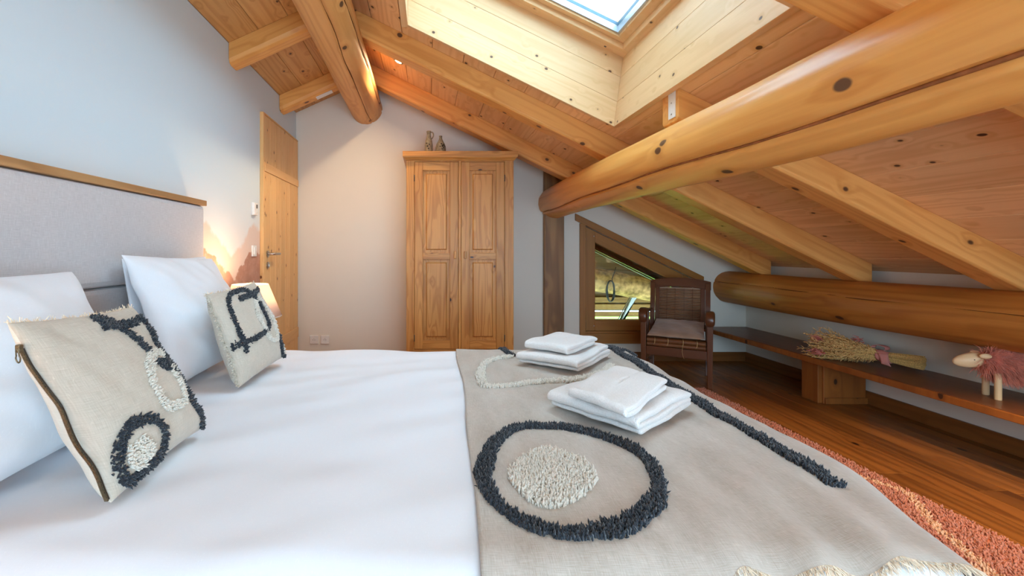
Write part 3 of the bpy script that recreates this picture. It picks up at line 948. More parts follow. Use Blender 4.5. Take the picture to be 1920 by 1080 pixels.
# fixed frame lining
yi = YF + 0.012
for (a, b2) in (((WX0, WZB - 0.012), (WX1, WZB)),):
    MB().box(WX0, WX1, YF - 0.002, YF + T, WZB - 0.012, WZB + 0.004).build('frame_rail', 'winX', w1)
SX0, SX1, SB = WX0 + 0.004, WX1 - 0.004, WZB + 0.006
st = lambda x: wtop(x) - 0.006
sw = 0.098
MB().prism([(SX0, yi, SB), (SX0 + sw, yi, SB), (SX0 + sw, yi, st(SX0 + sw)), (SX0, yi, st(SX0))], (0, 0.06, 0)).build('sash_stile', 'winZ', w1, bevel=0.004)
MB().prism([(SX1 - sw, yi, SB), (SX1, yi, SB), (SX1, yi, st(SX1)), (SX1 - sw, yi, st(SX1 - sw))], (0, 0.06, 0)).build('sash_stile', 'winZ', w1, bevel=0.004)
MB().prism([(SX0 + sw, yi, st(SX0 + sw) - 0.108), (SX1 - sw, yi, st(SX1 - sw) - 0.108), (SX1 - sw, yi, st(SX1 - sw)), (SX0 + sw, yi, st(SX0 + sw))], (0, 0.06, 0)).build('sash_rail', 'winX', w1, Mx=Matrix.Translation((2, yi, wtop(2))) @ RX, bevel=0.004)
MB().box(SX0 + sw, SX1 - sw, yi, yi + 0.06, SB, SB + 0.104).build('sash_rail', 'winX', w1, bevel=0.004)
gx0, gx1 = SX0 + sw, SX1 - sw
gt = lambda x: st(x) - 0.108
for k, yy in enumerate((yi + 0.022, yi + 0.044)):
    MB().prism([(gx0, yy, SB + 0.10), (gx1, yy, SB + 0.10), (gx1, yy, gt(gx1) + 0.004), (gx0, yy, gt(gx0) + 0.004)], (0, 0.004, 0)).build('pane', 'glass', w1)
for d0, d1, mt in ((0.0, 0.028, 'alu'), (0.030, 0.058, 'gasket'), (0.072, 0.080, 'alu')):
    MB().prism([(gx0, yi + 0.05, gt(gx0) - d1), (gx1, yi + 0.05, gt(gx1) - d1), (gx1, yi + 0.05, gt(gx1) - d0), (gx0, yi + 0.05, gt(gx0) - d0)], (0, 0.03, 0)).build('blind_rail', mt, w1)
for zz in (1.105, 0.315):
    MB().tube([(WX0 + 0.004, yi - 0.006, zz), (WX0 + 0.004, yi - 0.006, zz + 0.075)], 0.006, 10).build('hinge', 'steel', w1, smooth=True)
for zz in (0.335, 1.20):
    MB().lathe([(0.005, 0), (0.005, 0.002)], seg=10).build('screw', 'steel', w1, place=Matrix.Translation((SX0 + sw - 0.012, yi, zz)) @ Matrix.Rotation(PI / 2, 4, 'X'))

# ------------------------------------------------------------------ outside the gable window
g = MB().box(-2, 8, YF + 0.6, YF + 9, -0.9, -0.8).build('lawn', 'grass', loc=(3, YF + 5, -0.8))
g['label'] = 'bright green lawn glimpsed below the slats outside the window'; g['category'] = 'lawn'; g['kind'] = 'stuff'
yo = 5.55
ye = 6.05
m = MB()
N_ = 40
pth, rr = [], []
for i in range(N_):
    f = i / (N_ - 1)
    pth.append((1.25 + 2.4 * f, yo + 0.1, 0.835 - 0.17 * f * 2.4 + 0.006 * math.sin(f * 19))); rr.append(0.142 + 0.006 * mnoise.noise((f * 9, 1, 1)))
o = MB().tube(pth, rr, 24).build('outdoor_log', 'outdoor_log', smooth=True, loc=(2.4, yo, 0.6))
tag(o, 'rough sunlit log outside the window with a cable coil hung on it', 'beam')
for k, (zz, sl) in enumerate(((0.395, 0.0), (0.305, 0.0), (0.215, 0.0), (0.125, 0.0))):
    m = MB().box(1.2, 3.6, yo + 0.25, yo + 0.29, zz, zz + (0.07 if k < 2 else 0.06))
    o = m.build('railing_slat', 'slat_out', loc=(2.3, yo + 0.14, zz), bevel=0.004)
    tag(o, ['topmost', 'second', 'third', 'lowest'][k] + ' of the pale horizontal railing slats seen through the gable window', 'slat', 'railing slats outside the window')
o = MB().prism([(2.18, yo - 0.09, -.12), (2.23, yo - 0.09, 0.08), (2.50, yo - 0.09, 0.49), (2.45, yo - 0.09, 0.49)], (0, 0.03, 0)).build('metal_strut', 'alu', loc=(2.36, yo, 0.3), bevel=0.003)
tag(o, 'pale diagonal metal strut in front of the slats outside the window', 'strut')
MB().tube([(2.16, yo - 0.095, 0.0), (2.42, yo - 0.095, 0.50)], 0.007, 8).build('tie_rod', 'steel', o, smooth=True)
o = MB().box(1.2, 3.6, yo + 0.32, yo + 0.38, 0.285, 0.72).build('backing_board', 'weathered', loc=(2.4, yo + .25, .6), bevel=0.004)
tag(o, 'shaded weathered board behind the rough log outside the window', 'board')
o = MB().prism([(0.6, ye - .06, 0.70), (3.75, ye - .06, 0.52), (3.75, ye - .06, zc(3.75) - .022), (0.6, ye - .06, zc(0.6) - .022)], (0, .05, 0)).build('gable_board', 'weathered', loc=(2.4, yo + .33, 1.2), bevel=0.004)
tag(o, 'dark brown board high behind the rough log outside the window', 'board')
# eave lengthened, end wall raised and side boards added to shade the balcony
ye = 6.05
o = MB().hexa([(0.6, YF + T + .02, zc(0.6) - .02), (3.75, YF + T + .02, zc(3.75) - .02), (3.75, ye, zc(3.75) - .02), (0.6, ye, zc(0.6) - .02)],
              [(0.6, YF + T + .02, zc(0.6) + .02), (3.75, YF + T + .02, zc(3.75) + .02), (3.75, ye, zc(3.75) + .02), (0.6, ye, zc(0.6) + .02)]).build('roof_eave', 'weathered', loc=(2, YF + .6, zc(2)))
tag(o, 'underside of the eave outside the gable window, lengthened to shade the balcony', 'eave')
for xs, lab in ((0.66, 'left'), (3.72, 'right')):  # unseen end boards added to block light from the sides
    o = MB().prism([(xs, YF + T + .03, -.2), (xs, ye - .07, -.2), (xs, ye - .07, zc(xs) - .025), (xs, YF + T + .03, zc(xs) - .025)], (-.05, 0, 0)).build('added_shade_board', 'weathered', loc=(xs, 5.3, .4))
    tag(o, 'unseen boarding added to keep light out at the ' + lab + ' end of the balcony outside the gable window', 'board')
# cable coil
coil = []
for i in range(150):
    t = i / 150 * 2 * PI * 5
    coil.append((1.0 * 2.195 - 0.0 + (0.045 + 0.006 * math.sin(i * .31)) * math.cos(t), yo - 0.075 + 0.012 * math.sin(i * .17), 0.575 + (0.125 + 0.006 * math.cos(i * .23)) * math.sin(t)))
coil += [(2.215, yo - 0.07, 0.72), (2.25, yo - 0.06, 0.80), (2.27, yo - 0.05, 0.86)]
o = MB().tube(coil, 0.0055, 6).build('cable_coil', 'cable', smooth=True, loc=(2.19, yo - .07, .57))
tag(o, 'coil of black cable hanging on the log outside the window', 'cable')

# ------------------------------------------------------------------ door in the left wall
DX = XL + 0.022
d1 = bpy.data.objects.new('door_1', None)
COL.objects.link(d1); d1.matrix_basis = Matrix.Translation((XL, 3.9, 0)); struct(d1)
dy0, dy1, dz1 = 3.425, 4.335, 2.10
MB().box(XL, DX + 0.006, dy0, dy0 + 0.028, 0, dz1 + 0.012).build('door_jamb', 'doorZ', d1, bevel=0.003)
MB().box(XL, DX + 0.006, dy0 + 0.028, dy1, dz1, dz1 + 0.012).build('door_head', 'doorY', d1, bevel=0.002)
ly0 = dy0 + 0.030
MB().box(XL, DX - 0.002, ly0, dy1, 0.01, dz1 - 0.002).build('door_backing', 'doorZ', d1)
nb = 7
bwid = (dy1 - ly0) / nb
for za, zb_ in ((0.012, 0.235), (0.335, 1.665), (1.735, dz1 - 0.004)):
    for i in range(nb):
        MB().box(DX - 0.002, DX + 0.004, ly0 + i * bwid + 0.0012, ly0 + (i + 1) * bwid - 0.0012, za, zb_).build('plank', 'doorZ', d1, bevel=0.002)
for za, zb_ in ((0.237, 0.333), (1.667, 1.733)):
    MB().box(DX - 0.002, DX + 0.010, ly0, dy1, za, zb_).build('rail', 'doorY', d1, bevel=0.003)
hx = DX + 0.004
hy, hz = 3.515, 1.035
hn = MB().lathe([(0.026, 0), (0.026, 0.007), (0.023, 0.009)], seg=24).build('handle', 'steel', d1, smooth=True, auto=0.8, place=Matrix.Translation((hx, hy, hz)) @ Matrix.Rotation(PI / 2, 4, 'Y'))
MB().tube([(hx + .006, hy, hz), (hx + .042, hy, hz), (hx + .050, hy + .006, hz), (hx + .052, hy + .018, hz), (hx + .052, hy + .135, hz)], 0.0095, 12).build('lever', 'steel', hn, smooth=True, auto=0.9)
kp = MB().lathe([(0.026, 0), (0.026, 0.007), (0.023, 0.009)], seg=24).build('key_plate', 'steel', d1, smooth=True, auto=0.8, place=Matrix.Translation((hx, hy, hz - .088)) @ Matrix.Rotation(PI / 2, 4, 'Y'))
MB().box(hx + .009, hx + .016, hy - .004, hy + .004, hz - .1, hz - .078).build('keyhole', 'steel', kp, bevel=.002)

# thermostat, switch, sockets
t = thing('thermostat', 'white wall thermostat with a tiny dark display, beside the door edge', 'thermostat', (XL, 3.30, 1.365))
MB().box(XL, XL + .022, 3.262, 3.335, 1.318, 1.408).build('housing', 'white_plastic', t, bevel=.004)
MB().box(XL + .0215, XL + .0232, 3.300, 3.322, 1.368, 1.396).build('display', 'dark_plastic', t, bevel=.001)
MB().box(XL + .0215, XL + .0235, 3.302, 3.320, 1.335, 1.350).build('button', 'white_plastic', t, bevel=.001)
t = thing('light_switch', 'white rocker light switch on the painted hills next to the door', 'switch', (XL, 3.30, 1.06))
MB().box(XL, XL + .010, 3.262, 3.340, 1.018, 1.098).build('plate', 'white_plastic', t, bevel=.003)
MB().box(XL + .0095, XL + .015, 3.282, 3.320, 1.030, 1.086).build('rocker', 'white_plastic', t, bevel=.003)
for cx, lab in ((-1.103, 'square cream power socket low on the far wall, the one nearer the door'), (-0.997, 'square cream power socket low on the far wall, the one nearer the wardrobe')):
    t = thing('power_socket', lab, 'socket', (cx, YF, .205), group='power sockets by the door')
    MB().box(cx - .040, cx + .040, YF - .010, YF, .165, .245).build('plate', 'white_plastic', t, bevel=.003)
    Mx = Matrix.Translation((cx, YF - .010, .205)) @ Matrix.Rotation(PI / 2, 4, 'X')
    MB().lathe([(.022, -.004), (.022, .0012), (.020, .0016), (.019, -.003), (.001, -.004)], seg=28, close=False).build('well', 'white_plastic', t, place=Mx, smooth=True, auto=.6)
    for dx in (-.0095, .0095):
        MB().lathe([(.0028, 0), (.0028, .0012)], seg=10).build('pin_hole', 'dark_plastic', t, place=Matrix.Translation((cx + dx, YF - .0105, .203)) @ Matrix.Rotation(PI / 2, 4, 'X'))
    MB().lathe([(.0024, 0), (.0024, .009)], seg=10).build('earth_pin', 'steel', t, place=Matrix.Translation((cx, YF - .009, .216)) @ Matrix.Rotation(PI / 2, 4, 'X'))

# unseen glazing added behind the camera to let in fill daylight
w3 = bpy.data.objects.new('added_rear_window', None)
COL.objects.link(w3); w3.matrix_basis = Matrix.Translation((1.15, YN - 0.07, 0.12)); struct(w3)
for xa, xb in ((-0.3, -0.24), (1.12, 1.18)):
    MB().box(xa, xb, YN - 0.10, YN - 0.04, 0.12, 1.9 if xa > 0 else 2.2).build('frame_rail', 'winZ', w3, bevel=.003)
MB().box(-0.24, 2.6, YN - 0.10, YN - 0.04, 0.12, 0.20).build('frame_rail', 'winX', w3, bevel=.003)
MB().prism([(-0.24, YN - 0.07, 0.2), (2.6, YN - 0.07, 0.2), (2.6, YN - 0.07, 1.25), (1.5, YN - 0.07, 1.80), (-0.24, YN - 0.07, 2.23)], (0, 0.006, 0)).build('pane', 'glass', w3)

# ================================================================== WARDROBE
WY, WBk = 3.80, 4.33
wx_0, wx_1 = -0.188, 0.711
t = thing('wardrobe', 'tall knotty pine wardrobe with two panelled doors against the far wall', 'wardrobe', (0.26, 4.05, 0))
for xa in (wx_0, wx_1 - .02):
    MB().box(xa, xa + .02, WY + .022, WBk, 0.0, 1.815).build('side_panel', 'wardZ', t, bevel=.002)
MB().box(wx_0 + .02, wx_1 - .02, WBk - .012, WBk, 0.05, 1.815).build('back_panel', 'wardZ', t)
for xa, xb in ((wx_0, -.121), (.2485, .2705), (.6355, wx_1)):
    MB().box(xa, xb, WY, WY + .022, 0.0 if xa != .2485 else .235, 1.838).build('stile', 'wardZ', t, bevel=.0025)
MB().box(-.121, .6355, WY + .001, WY + .022, 1.806, 1.838).build('top_rail', 'wardX', t, bevel=.002)
MB().box(-.121, .6355, WY + .001, WY + .022, 0.10, 0.232).build('bottom_rail', 'wardX', t, bevel=.002)
MB().box(wx_0, wx_1, WY - .004, WY + .02, 0.0, 0.098).build('plinth', 'wardX', t, bevel=.004)
# cornice: stepped moulding round the front and both sides
prof = [(0.0, 1.815), (0.006, 1.818), (0.012, 1.828), (0.026, 1.838), (0.028, 1.843), (0.030, 1.848), (0.030, 1.889), (0.0, 1.889)]
m = MB()
rows = []
for dx, z in prof:
    rows.append([(wx_0 - dx, WBk, z), (wx_0 - dx, WY - dx, z), (wx_1 + dx, WY - dx, z), (wx_1 + dx, WBk, z)])
for i in range(len(prof) - 1):
    for k in range(3):
        m.add([rows[i][k], rows[i][k + 1], rows[i + 1][k + 1], rows[i + 1][k]], [(0, 1, 2, 3)])
m.add([(wx_0 - .03, WY - .03, 1.889), (wx_1 + .03, WY - .03, 1.889), (wx_1 + .03, WBk, 1.889), (wx_0 - .03, WBk, 1.889)], [(0, 1, 2, 3)])
m.add([(wx_0, WY, 1.815), (wx_1, WY, 1.815), (wx_1, WBk, 1.815), (wx_0, WBk, 1.815)], [(0, 1, 2, 3)])
m.build('cornice', 'wardX', t)


def panelled(t, xa, xb, hinge_left):
    za, zb = .2355, 1.803
    z1, z2, z3, z4 = .309, .988, 1.040, 1.733
    sw = .069
    y0, y1 = WY - .002, WY + .020
    d = MB().box(xa + .001, xb - .001, y1 - .004, y1, za, zb).build('door', 'wardZ', t)
    for a, b in ((xa, xa + sw), (xb - sw, xb)):
        MB().box(a, b, y0, y1 - .004, za, zb).build('door_stile', 'wardZ', d, bevel=.002)
    for a, b in ((za, z1), (z2, z3), (z4, zb)):
        MB().box(xa + sw, xb - sw, y0, y1 - .004, a, b).build('door_rail', 'wardX', d, bevel=.002)
    for a, b in ((z1, z2), (z3, z4)):
        p0, p1 = xa + sw, xb - sw
        yb, yf = y1 - .005, y0 + .0035
        i1, i2 = .026, .034
        m = MB()
        m.box(p0, p1, yb - .001, yb + .001, a, b)
        m.hexa([(p0 + i1, yb - .001, a + i1), (p1 - i1, yb - .001, a + i1), (p1 - i1, yb - .001, b - i1), (p0 + i1, yb - .001, b - i1)],
               [(p0 + i2, yf, a + i2), (p1 - i2, yf, a + i2), (p1 - i2, yf, b - i2), (p0 + i2, yf, b - i2)])
        # moulded lip along the opening
        q = .007
        m.box(p0, p0 + q, yb - .006, yb, a, b).box(p1 - q, p1, yb - .006, yb, a, b).box(p0 + q, p1 - q, yb - .006, yb, a, a + q).box(p0 + q, p1 - q, yb - .006, yb, b - q, b)
        m.build('door_panel', 'wardZ', d, bevel=.0012)
    hx = (xb - .036) if hinge_left else (xa + .022)
    h = MB().box(hx, hx + .021, y0 - .020, y0, .993, 1.055).build('pull', 'wardZ', d, bevel=.004)
    hx = xa - .003 if hinge_left else xb + .001
    for zz in (1.64, .30):
        MB().tube([(hx + .001, y0 - .003, zz), (hx + .001, y0 - .003, zz + .055)], .0035, 8).build('hinge', 'dark_plastic', d, smooth=True)


panelled(t, -.119, .2465, True)
panelled(t, .2725, .6335, False)

# stoneware jugs on top of the wardrobe
zt = 1.889
t = thing('stoneware_jug', 'taller slim stoneware jug with a small neck handle on top of the wardrobe', 'jug', (0.0, 3.95, zt))
m = MB().lathe([(.026, 0), (.031, .005), (.034, .04), (.034, .09), (.029, .125), (.021, .150), (.017, .170), (.017, .195), (.020, .203), (.020, .212), (.014, .212), (.012, .19), (.012, .16)], (0.0, 3.95, zt), close=False)
m.build('body', 'stoneware', t, smooth=True)
MB().tube([(.015, 3.95, zt + .200), (.030, 3.95, zt + .204), (.039, 3.95, zt + .190), (.040, 3.95, zt + .170), (.032, 3.95, zt + .152), (.022, 3.95, zt + .145)], .0052, 8).build('handle', 'stoneware', t, smooth=True)
for a, z, s in ((-1.9, .075, .008), (-1.4, .088, .006), (-1.65, .055, .007), (-2.2, .10, .006)):
    MB().lathe([(s, 0), (s * .9, .0015), (.0005, .002)], seg=8).build('glaze_mark', 'stone_mark', t, place=Matrix.Translation((.0338 * math.cos(a), 3.95 + .0338 * math.sin(a), zt + z)) @ Vector((math.cos(a), math.sin(a), 0)).to_track_quat('Z', 'Y').to_matrix().to_4x4())
t = thing('stoneware_jug', 'shorter round bellied stoneware bottle with dark marks on top of the wardrobe', 'jug', (.103, 3.95, zt))
MB().lathe([(.036, 0), (.044, .006), (.047, .035), (.045, .070), (.036, .100), (.024, .122), (.015, .140), (.012, .155), (.014, .164), (.014, .170), (.009, .170), (.008, .15)], (.103, 3.95, zt), close=False).build('body', 'stoneware', t, smooth=True)
for a, z, s in ((-1.2, .075, .010), (-.9, .088, .008), (-1.45, .095, .007), (-1.0, .060, .008), (-.65, .075, .009), (-1.7, .070, .006), (-1.3, .050, .007)):
    rr = .0445 if z < .08 else .040
    MB().lathe([(s, 0), (s * .9, .0015), (.0005, .002)], seg=8).build('glaze_mark', 'stone_mark', t, place=Matrix.Translation((.103 + rr * math.cos(a), 3.95 + rr * math.sin(a), zt + z)) @ Vector((math.cos(a), math.sin(a), .3)).to_track_quat('Z', 'Y').to_matrix().to_4x4())

# ================================================================== BED
t = thing('headboard', 'grey linen upholstered headboard with a thin wooden top strip on the left wall', 'headboard', (XL + .03, 1.3, .3))
MB().box(XL + .002, -1.186, 0.15, 2.405, .925, 1.297).build('upper_pad', 'headboard', t, bevel=.022)
MB().box(XL + .002, -1.198, 0.15, 2.395, .30, .922).build('lower_pad', 'headboard', t, bevel=.022)
MB().box(XL + .002, -1.180, 0.14, 2.412, 1.297, 1.325).build('top_strip', 'headcap', t, bevel=.003)

BN, BF, BX, BZ = .70, 2.44, 1.085, .535
t = thing('bed', 'double bed with mattress, mostly hidden under the white duvet', 'bed', (0, 1.57, 0))
MB().box(-1.17, 1.0, .80, 2.34, .14, .27).build('bed_base', 'mattress', t, bevel=.01)
MB().box(-1.16, 1.0, .80, 2.34, .272, .455).build('mattress', 'mattress', t, bevel=.05)
for lx in (-1.08, .9):
    for ly in (.90, 2.25):
        MB().lathe([(.022, .0105), (.028, .14)], (lx, ly, 0), seg=16).build('leg', 'chairZ', t, smooth=True, auto=.8)


def prof(a, r):
    if a <= 0:
        return a, 0.0
    if a < r * PI / 2:
        th = a / r
        return r * math.sin(th), r * (1 - math.cos(th))
    return r, r + a - r * PI / 2


def ss(x):
    x = min(1, max(0, x))
    return x * x * (3 - 2 * x)


def bedS(u, v, off=0.0, fold=True, blanket=False):
    """cloth surface lying on the bed; u and v are lengths along the cloth, equal to x and y on the flat top"""
    rf, rn, rb = .12 + off, .10 + off, .08 + off
    ex, en, eb = BX - .12 - .15 * (1 - ss((v - .66) / .55)), BN + .10, BF - .08
    px, dx = prof(u - ex, rf); x = ex + px
    if v < 1.5:
        py, dy = prof(en - v, rn); y = en - py
    else:
        py, dy = prof(v - eb, rb); y = eb + py
    z = BZ + off - max(dx, dy) - .35 * min(dx, dy)
    if fold:
        z += .010 * mnoise.noise((u * 1.6, v * 1.6, 1)) + .0035 * mnoise.noise((u * 5, v * 7, 7))
        z += .010 * mnoise.noise((u * 2.2 + v * 1.1, (v - u * .5) * 7.0, 3)) * (1 - min(1, dx * 8))
        # slack where the cloth turns down
        h = min(1, (dx + dy) * 6)
        x += .010 * h * mnoise.noise((u * 2, v * 9, 5)) * min(1, dx * 8)
        y += .012 * h * mnoise.noise((u * 9, v * 2, 5)) * min(1, dy * 8)
        # sagging soft middle
        z += .012 * math.exp(-((u + .15) ** 2 / .5 + (v - 1.6) ** 2 / .4))
    if blanket:
        hm = hem(u)
        k = math.exp(-max(0, v - hm) / .22) * ss((u - .35) / .3)
        z += (.010 + .010 * mnoise.noise((u * 6, 2, 9))) * k * math.sin(u * 33 + 2.2 * math.sin(u * 9) - (v - hm) * 9)
        y -= .004 * k * math.sin(u * 33 + 2.2 * math.sin(u * 9) - (v - hm) * 9)
        z += .0025 * mnoise.noise((u * 14, v * 6, 2))
    return Vector((x, y, z))


def hem(u):
    return .625 + .115 * ss((u - .40) / .13) + .020 * ss((u - .7) / .3) + .36 * ss((u - .96) / .42) + .005 * math.sin(u * 41) + .006 * math.sin(u * 17)


def bed_edge(v):
    return float(np.interp(v, [.55, .71, 1.08, 1.5, 2.0, 2.41, 2.7], [.080, .086, .098, .124, .134, .143, .143])) + .004 * math.sin(v * 8)


dv = MB().grid(lambda a, b: bedS(-1.17 + a * (BX + .30 + 1.17), .42 + b * (BF + .22 - .42)), 190, 170).build('duvet', 'cotton', smooth=True, loc=(0, 1.57, BZ), solid=.018, up=True)
tag(dv, 'smooth white duvet spread over the bed between pillows and grey throw', 'duvet')
BO = .012


def blS(u, v):
    return bedS(u, v, BO, True, True)


def blanket_fn(a, b):
    u0 = bed_edge(.6 + b * 1.9)
    u = u0 + a * (1.60 - u0)
    h = hem(u)
    v = h + (2.60 - h) * (b ** 1.25)
    u = bed_edge(v) + a * (1.60 - bed_edge(v))
    return blS(u, v)


th_ = thing('bed_throw', 'natural linen throw with charcoal and cream tufted loops across the foot of the bed', 'throw', (.6, 1.5, BZ))
MB().grid(blanket_fn, 230, 190).build('linen_cloth', 'linen', th_, smooth=True, solid=.007, up=True)


def bl_tufts(pts, name, mat, label, r=.0031, h=.013, lean=.6):
    P, N = [], []
    e = .004
    for u, v in pts:
        p = blS(u, v)
        n = (blS(u + e, v) - p).cross(blS(u, v + e) - p).normalized()
        P.append(p); N.append(n)
    V, T = tufts(P, N, r, h, lean)
    o = np_obj(name, V, T, mat, th_, 'stuff')
    o['label'] = label
    return o


ring = [(0.121, 1.02), (0.145, 1.112), (0.176, 1.188), (0.253, 1.294), (0.334, 1.314), (0.392, 1.302), (0.463, 1.246), (0.521, 1.178), (0.531, 1.097), (0.505, 0.997), (0.457, 0.913), (0.386, 0.85), (0.314, 0.818), (0.237, 0.818), (0.178, 0.858), (0.131, 0.922), (0.121, 1.02)]
disc = [(0.183, 1.032), (0.221, 1.097), (0.278, 1.147), (0.319, 1.15), (0.369, 1.097), (0.378, 1.032), (0.353, 0.974), (0.299, 0.922), (0.25, 0.899), (0.21, 0.913), (0.182, 0.963), (0.183, 1.032)]
loop = [(0.402, 2.189), (0.301, 2.115), (0.234, 1.97), (0.2, 1.72), (0.247, 1.667), (0.397, 1.72), (0.575, 1.769), (0.686, 1.845), (0.814, 2.016)]
sq = [(.352, 2.56), (0.385, 2.408), (0.392, 2.282), (0.407, 2.189)]
stripe = [(0.985, 2.60), (0.972, 2.45), (0.946, 2.258), (0.939, 2.016), (0.928, 1.769), (0.92, 1.576), (0.904, 1.407), (0.897, 1.275), (0.893, 1.188), (0.89, 1.112), (0.888, 1.047), (0.884, 0.981)]
st2 = [(0.99, 2.58), (1.03, 2.48), (1.045, 2.382), (1.036, 2.27)]
st3 = [(0.925, 2.343), (1.0, 2.318)]
D = 80000
bl_tufts(band_points(ring, .034, D, .22), 'charcoal_loop', 'yarn_dark', 'big charcoal tufted ring')
bl_tufts(area_points(disc, D), 'cream_disc', 'yarn_cream', 'cream tufted oval inside the charcoal ring')
bl_tufts(band_points(loop, .030, D), 'cream_loop', 'yarn_cream', 'cream tufted line under the far towels')
bl_tufts(np.concatenate([band_points(sq, .03, D)]), 'charcoal_tail', 'yarn_dark', 'short charcoal tufted dash')
bl_tufts(np.concatenate([band_points(stripe, .036, D), band_points(st2, .026, D), band_points(st3, .03, D)]), 'charcoal_stripe', 'yarn_dark', 'long charcoal tufted stripe along the foot edge')
# frayed hem
P, Q, BD = [], [], []
for i in range(4200):
    u = random.uniform(bed_edge(.7), 1.60)
    p = blS(u, hem(u) + .004); q = blS(u, hem(u) - .012)
    d = (q - p).normalized()
    L_ = random.uniform(.006, .019)
    P.append(p); Q.append(p + (d + Vector((random.gauss(0, .35), random.gauss(0, .2), random.gauss(0, .25)))) * L_)
    BD.append((random.gauss(0, .004), -.002, -random.uniform(0, .008)))
V, T = strands(P, Q, np.array(BD), .0008, .0004, 3)
np_obj('fringe', V, T, 'fringe', th_, 'stuff')['label'] = 'frayed hem of loose threads'

# ------------------------------------------------------------------ pillows


class Pad:
    """pillow shaped surface over four corner points (bottom left, bottom right, top right, top left)"""

    def __init__(s, c, thick, pinch=.05, back=None, seed=0, wr=.006, pw=.42):
        s.c = [Vector(p) for p in c]; s.t = thick; s.pinch = pinch; s.tb = thick if back is None else back
        s.n = ((s.c[1] - s.c[0]).cross(s.c[3] - s.c[0])).normalized()
        s.seed = seed; s.wr = wr; s.pw = pw

    def __call__(s, u, v, side=1, lift=0.0):
        a, b = 2 * u - 1, 2 * v - 1
        pu = 1 - s.pinch * (1 - b * b); pv = 1 - s.pinch * (1 - a * a)
        uu, vv = (a * pu + 1) / 2, (b * pv + 1) / 2
        c = s.c
        p = c[0] * (1 - uu) * (1 - vv) + c[1] * uu * (1 - vv) + c[2] * uu * vv + c[3] * (1 - uu) * vv
        e = max(0, (1 - a * a) * (1 - b * b))
        sag = 1 - .22 * b
        h = (s.t if side > 0 else s.tb) * (e ** s.pw) * sag
        w = s.wr * (mnoise.noise((u * 4 + s.seed, v * 4, 1)) + .7 * mnoise.noise(((u + v) * 8 + s.seed, (u - v) * 3, 2))) * min(1, e * 6)
        edge = s.wr * .8 * mnoise.noise((u * 7, v * 7, s.seed)) * (1 - e)
        return p + s.n * (side * (h + w + lift) + edge)

    def normal(s, u, v):
        e = .006
        u = min(max(u, e), 1 - e); v = min(max(v, e), 1 - e)
        return (s(u + e, v) - s(u - e, v)).cross(s(u, v + e) - s(u, v - e)).normalized()

    def panel(s, name, mat, parent, side, n=56):
        def warp(t):
            return .5 - .5 * math.cos(PI * t)
        return MB().grid(lambda a, b: s(warp(a), warp(b), side), n, n).build(name, mat, parent, smooth=True)

    def whole(s, name, mat, n=60):
        def warp(t):
            return .5 - .5 * math.cos(PI * t)
        m = MB()
        m.grid(lambda a, b: s(warp(a), warp(b), 1), n, n)
        m.grid(lambda a, b: s(warp(a), warp(b), -1), n, n)
        c = sum(s.c, Vector()) / 4
        o = m.build(name, mat, smooth=True, loc=(c.x, c.y, min(q.z for q in s.c)))
        bm = bmesh.new(); bm.from_mesh(o.data)
        bmesh.ops.remove_doubles(bm, verts=bm.verts, dist=1e-5)
        bmesh.ops.recalc_face_normals(bm, faces=bm.faces)
        bm.to_mesh(o.data); bm.free()
        return o


pz = .565
o = Pad([(-.905, .735, pz), (-.905, 1.385, pz), (-1.095, 1.39, .995), (-1.095, .73, 1.0)], .10, .035, .07, 3, .010).whole('pillow', 'cotton')
tag(o, 'large white pillow at the left picture edge, behind the zipped cushion', 'pillow', 'white bed pillows')
o = Pad([(-.915, 1.615, pz), (-.915, 2.265, pz), (-1.085, 2.265, 1.02), (-1.085, 1.60, 1.045)], .105, .035, .045, 8, .010).whole('pillow', 'cotton')
tag(o, 'large white pillow in front at the far side, behind the cushion with the charcoal square', 'pillow', 'white bed pillows')
o = Pad([(-1.08, 1.69, pz), (-1.08, 2.31, pz), (-1.145, 2.325, 1.03), (-1.145, 1.69, 1.03)], .035, .03, .03, 12, .004).whole('pillow', 'cotton')
tag(o, 'rearmost white pillow, only its top corner showing against the headboard', 'pillow', 'white bed pillows')


def cushion(label, c, thick, seed, backmat, kb):
    pad = Pad(c, thick, .045, thick * 1.25, seed, .005, .38)
    t = thing('cushion', label, 'cushion', tuple(sum(pad.c[:2], Vector()) / 2))
    pad.panel('front_panel', 'linen_c', t, 1)
    pad.panel('back_panel', backmat, t, -1)

    def tf(lst, name, mat, dens=80000, lab=None):
        P, N = [], []
        for kind, pts, w in lst:
            # work in metres on the cushion face
            S = np.array([.40, .40])
            q = np.array(pts) * S
            pts2 = band_points(q.tolist(), w, dens) if kind == 'b' else area_points(q.tolist(), dens)
            for u, v in pts2 / S:
                # the lines sit a little nearer the outer side, where the filling is thickest
                u0 = u
                for _ in range(3):
                    a_, b_ = 2 * min(max(u, 0), 1) - 1, 2 * min(max(v, 0), 1) - 1
                    u = u0 - kb * pad.t * max(0, (1 - a_ * a_) * (1 - b_ * b_)) ** pad.pw * (1 - .22 * b_)
                u = min(max(u, .012), .988); v = min(max(v, .012), .988)
                P.append(pad(u, v, 1, .0)); N.append(pad.normal(u, v))
        V, T = tufts(P, N, .0031, .011, .7)
        o = np_obj(name, V, T, mat, t, 'stuff')
        if lab:
            o['label'] = lab
    return t, pad, tf


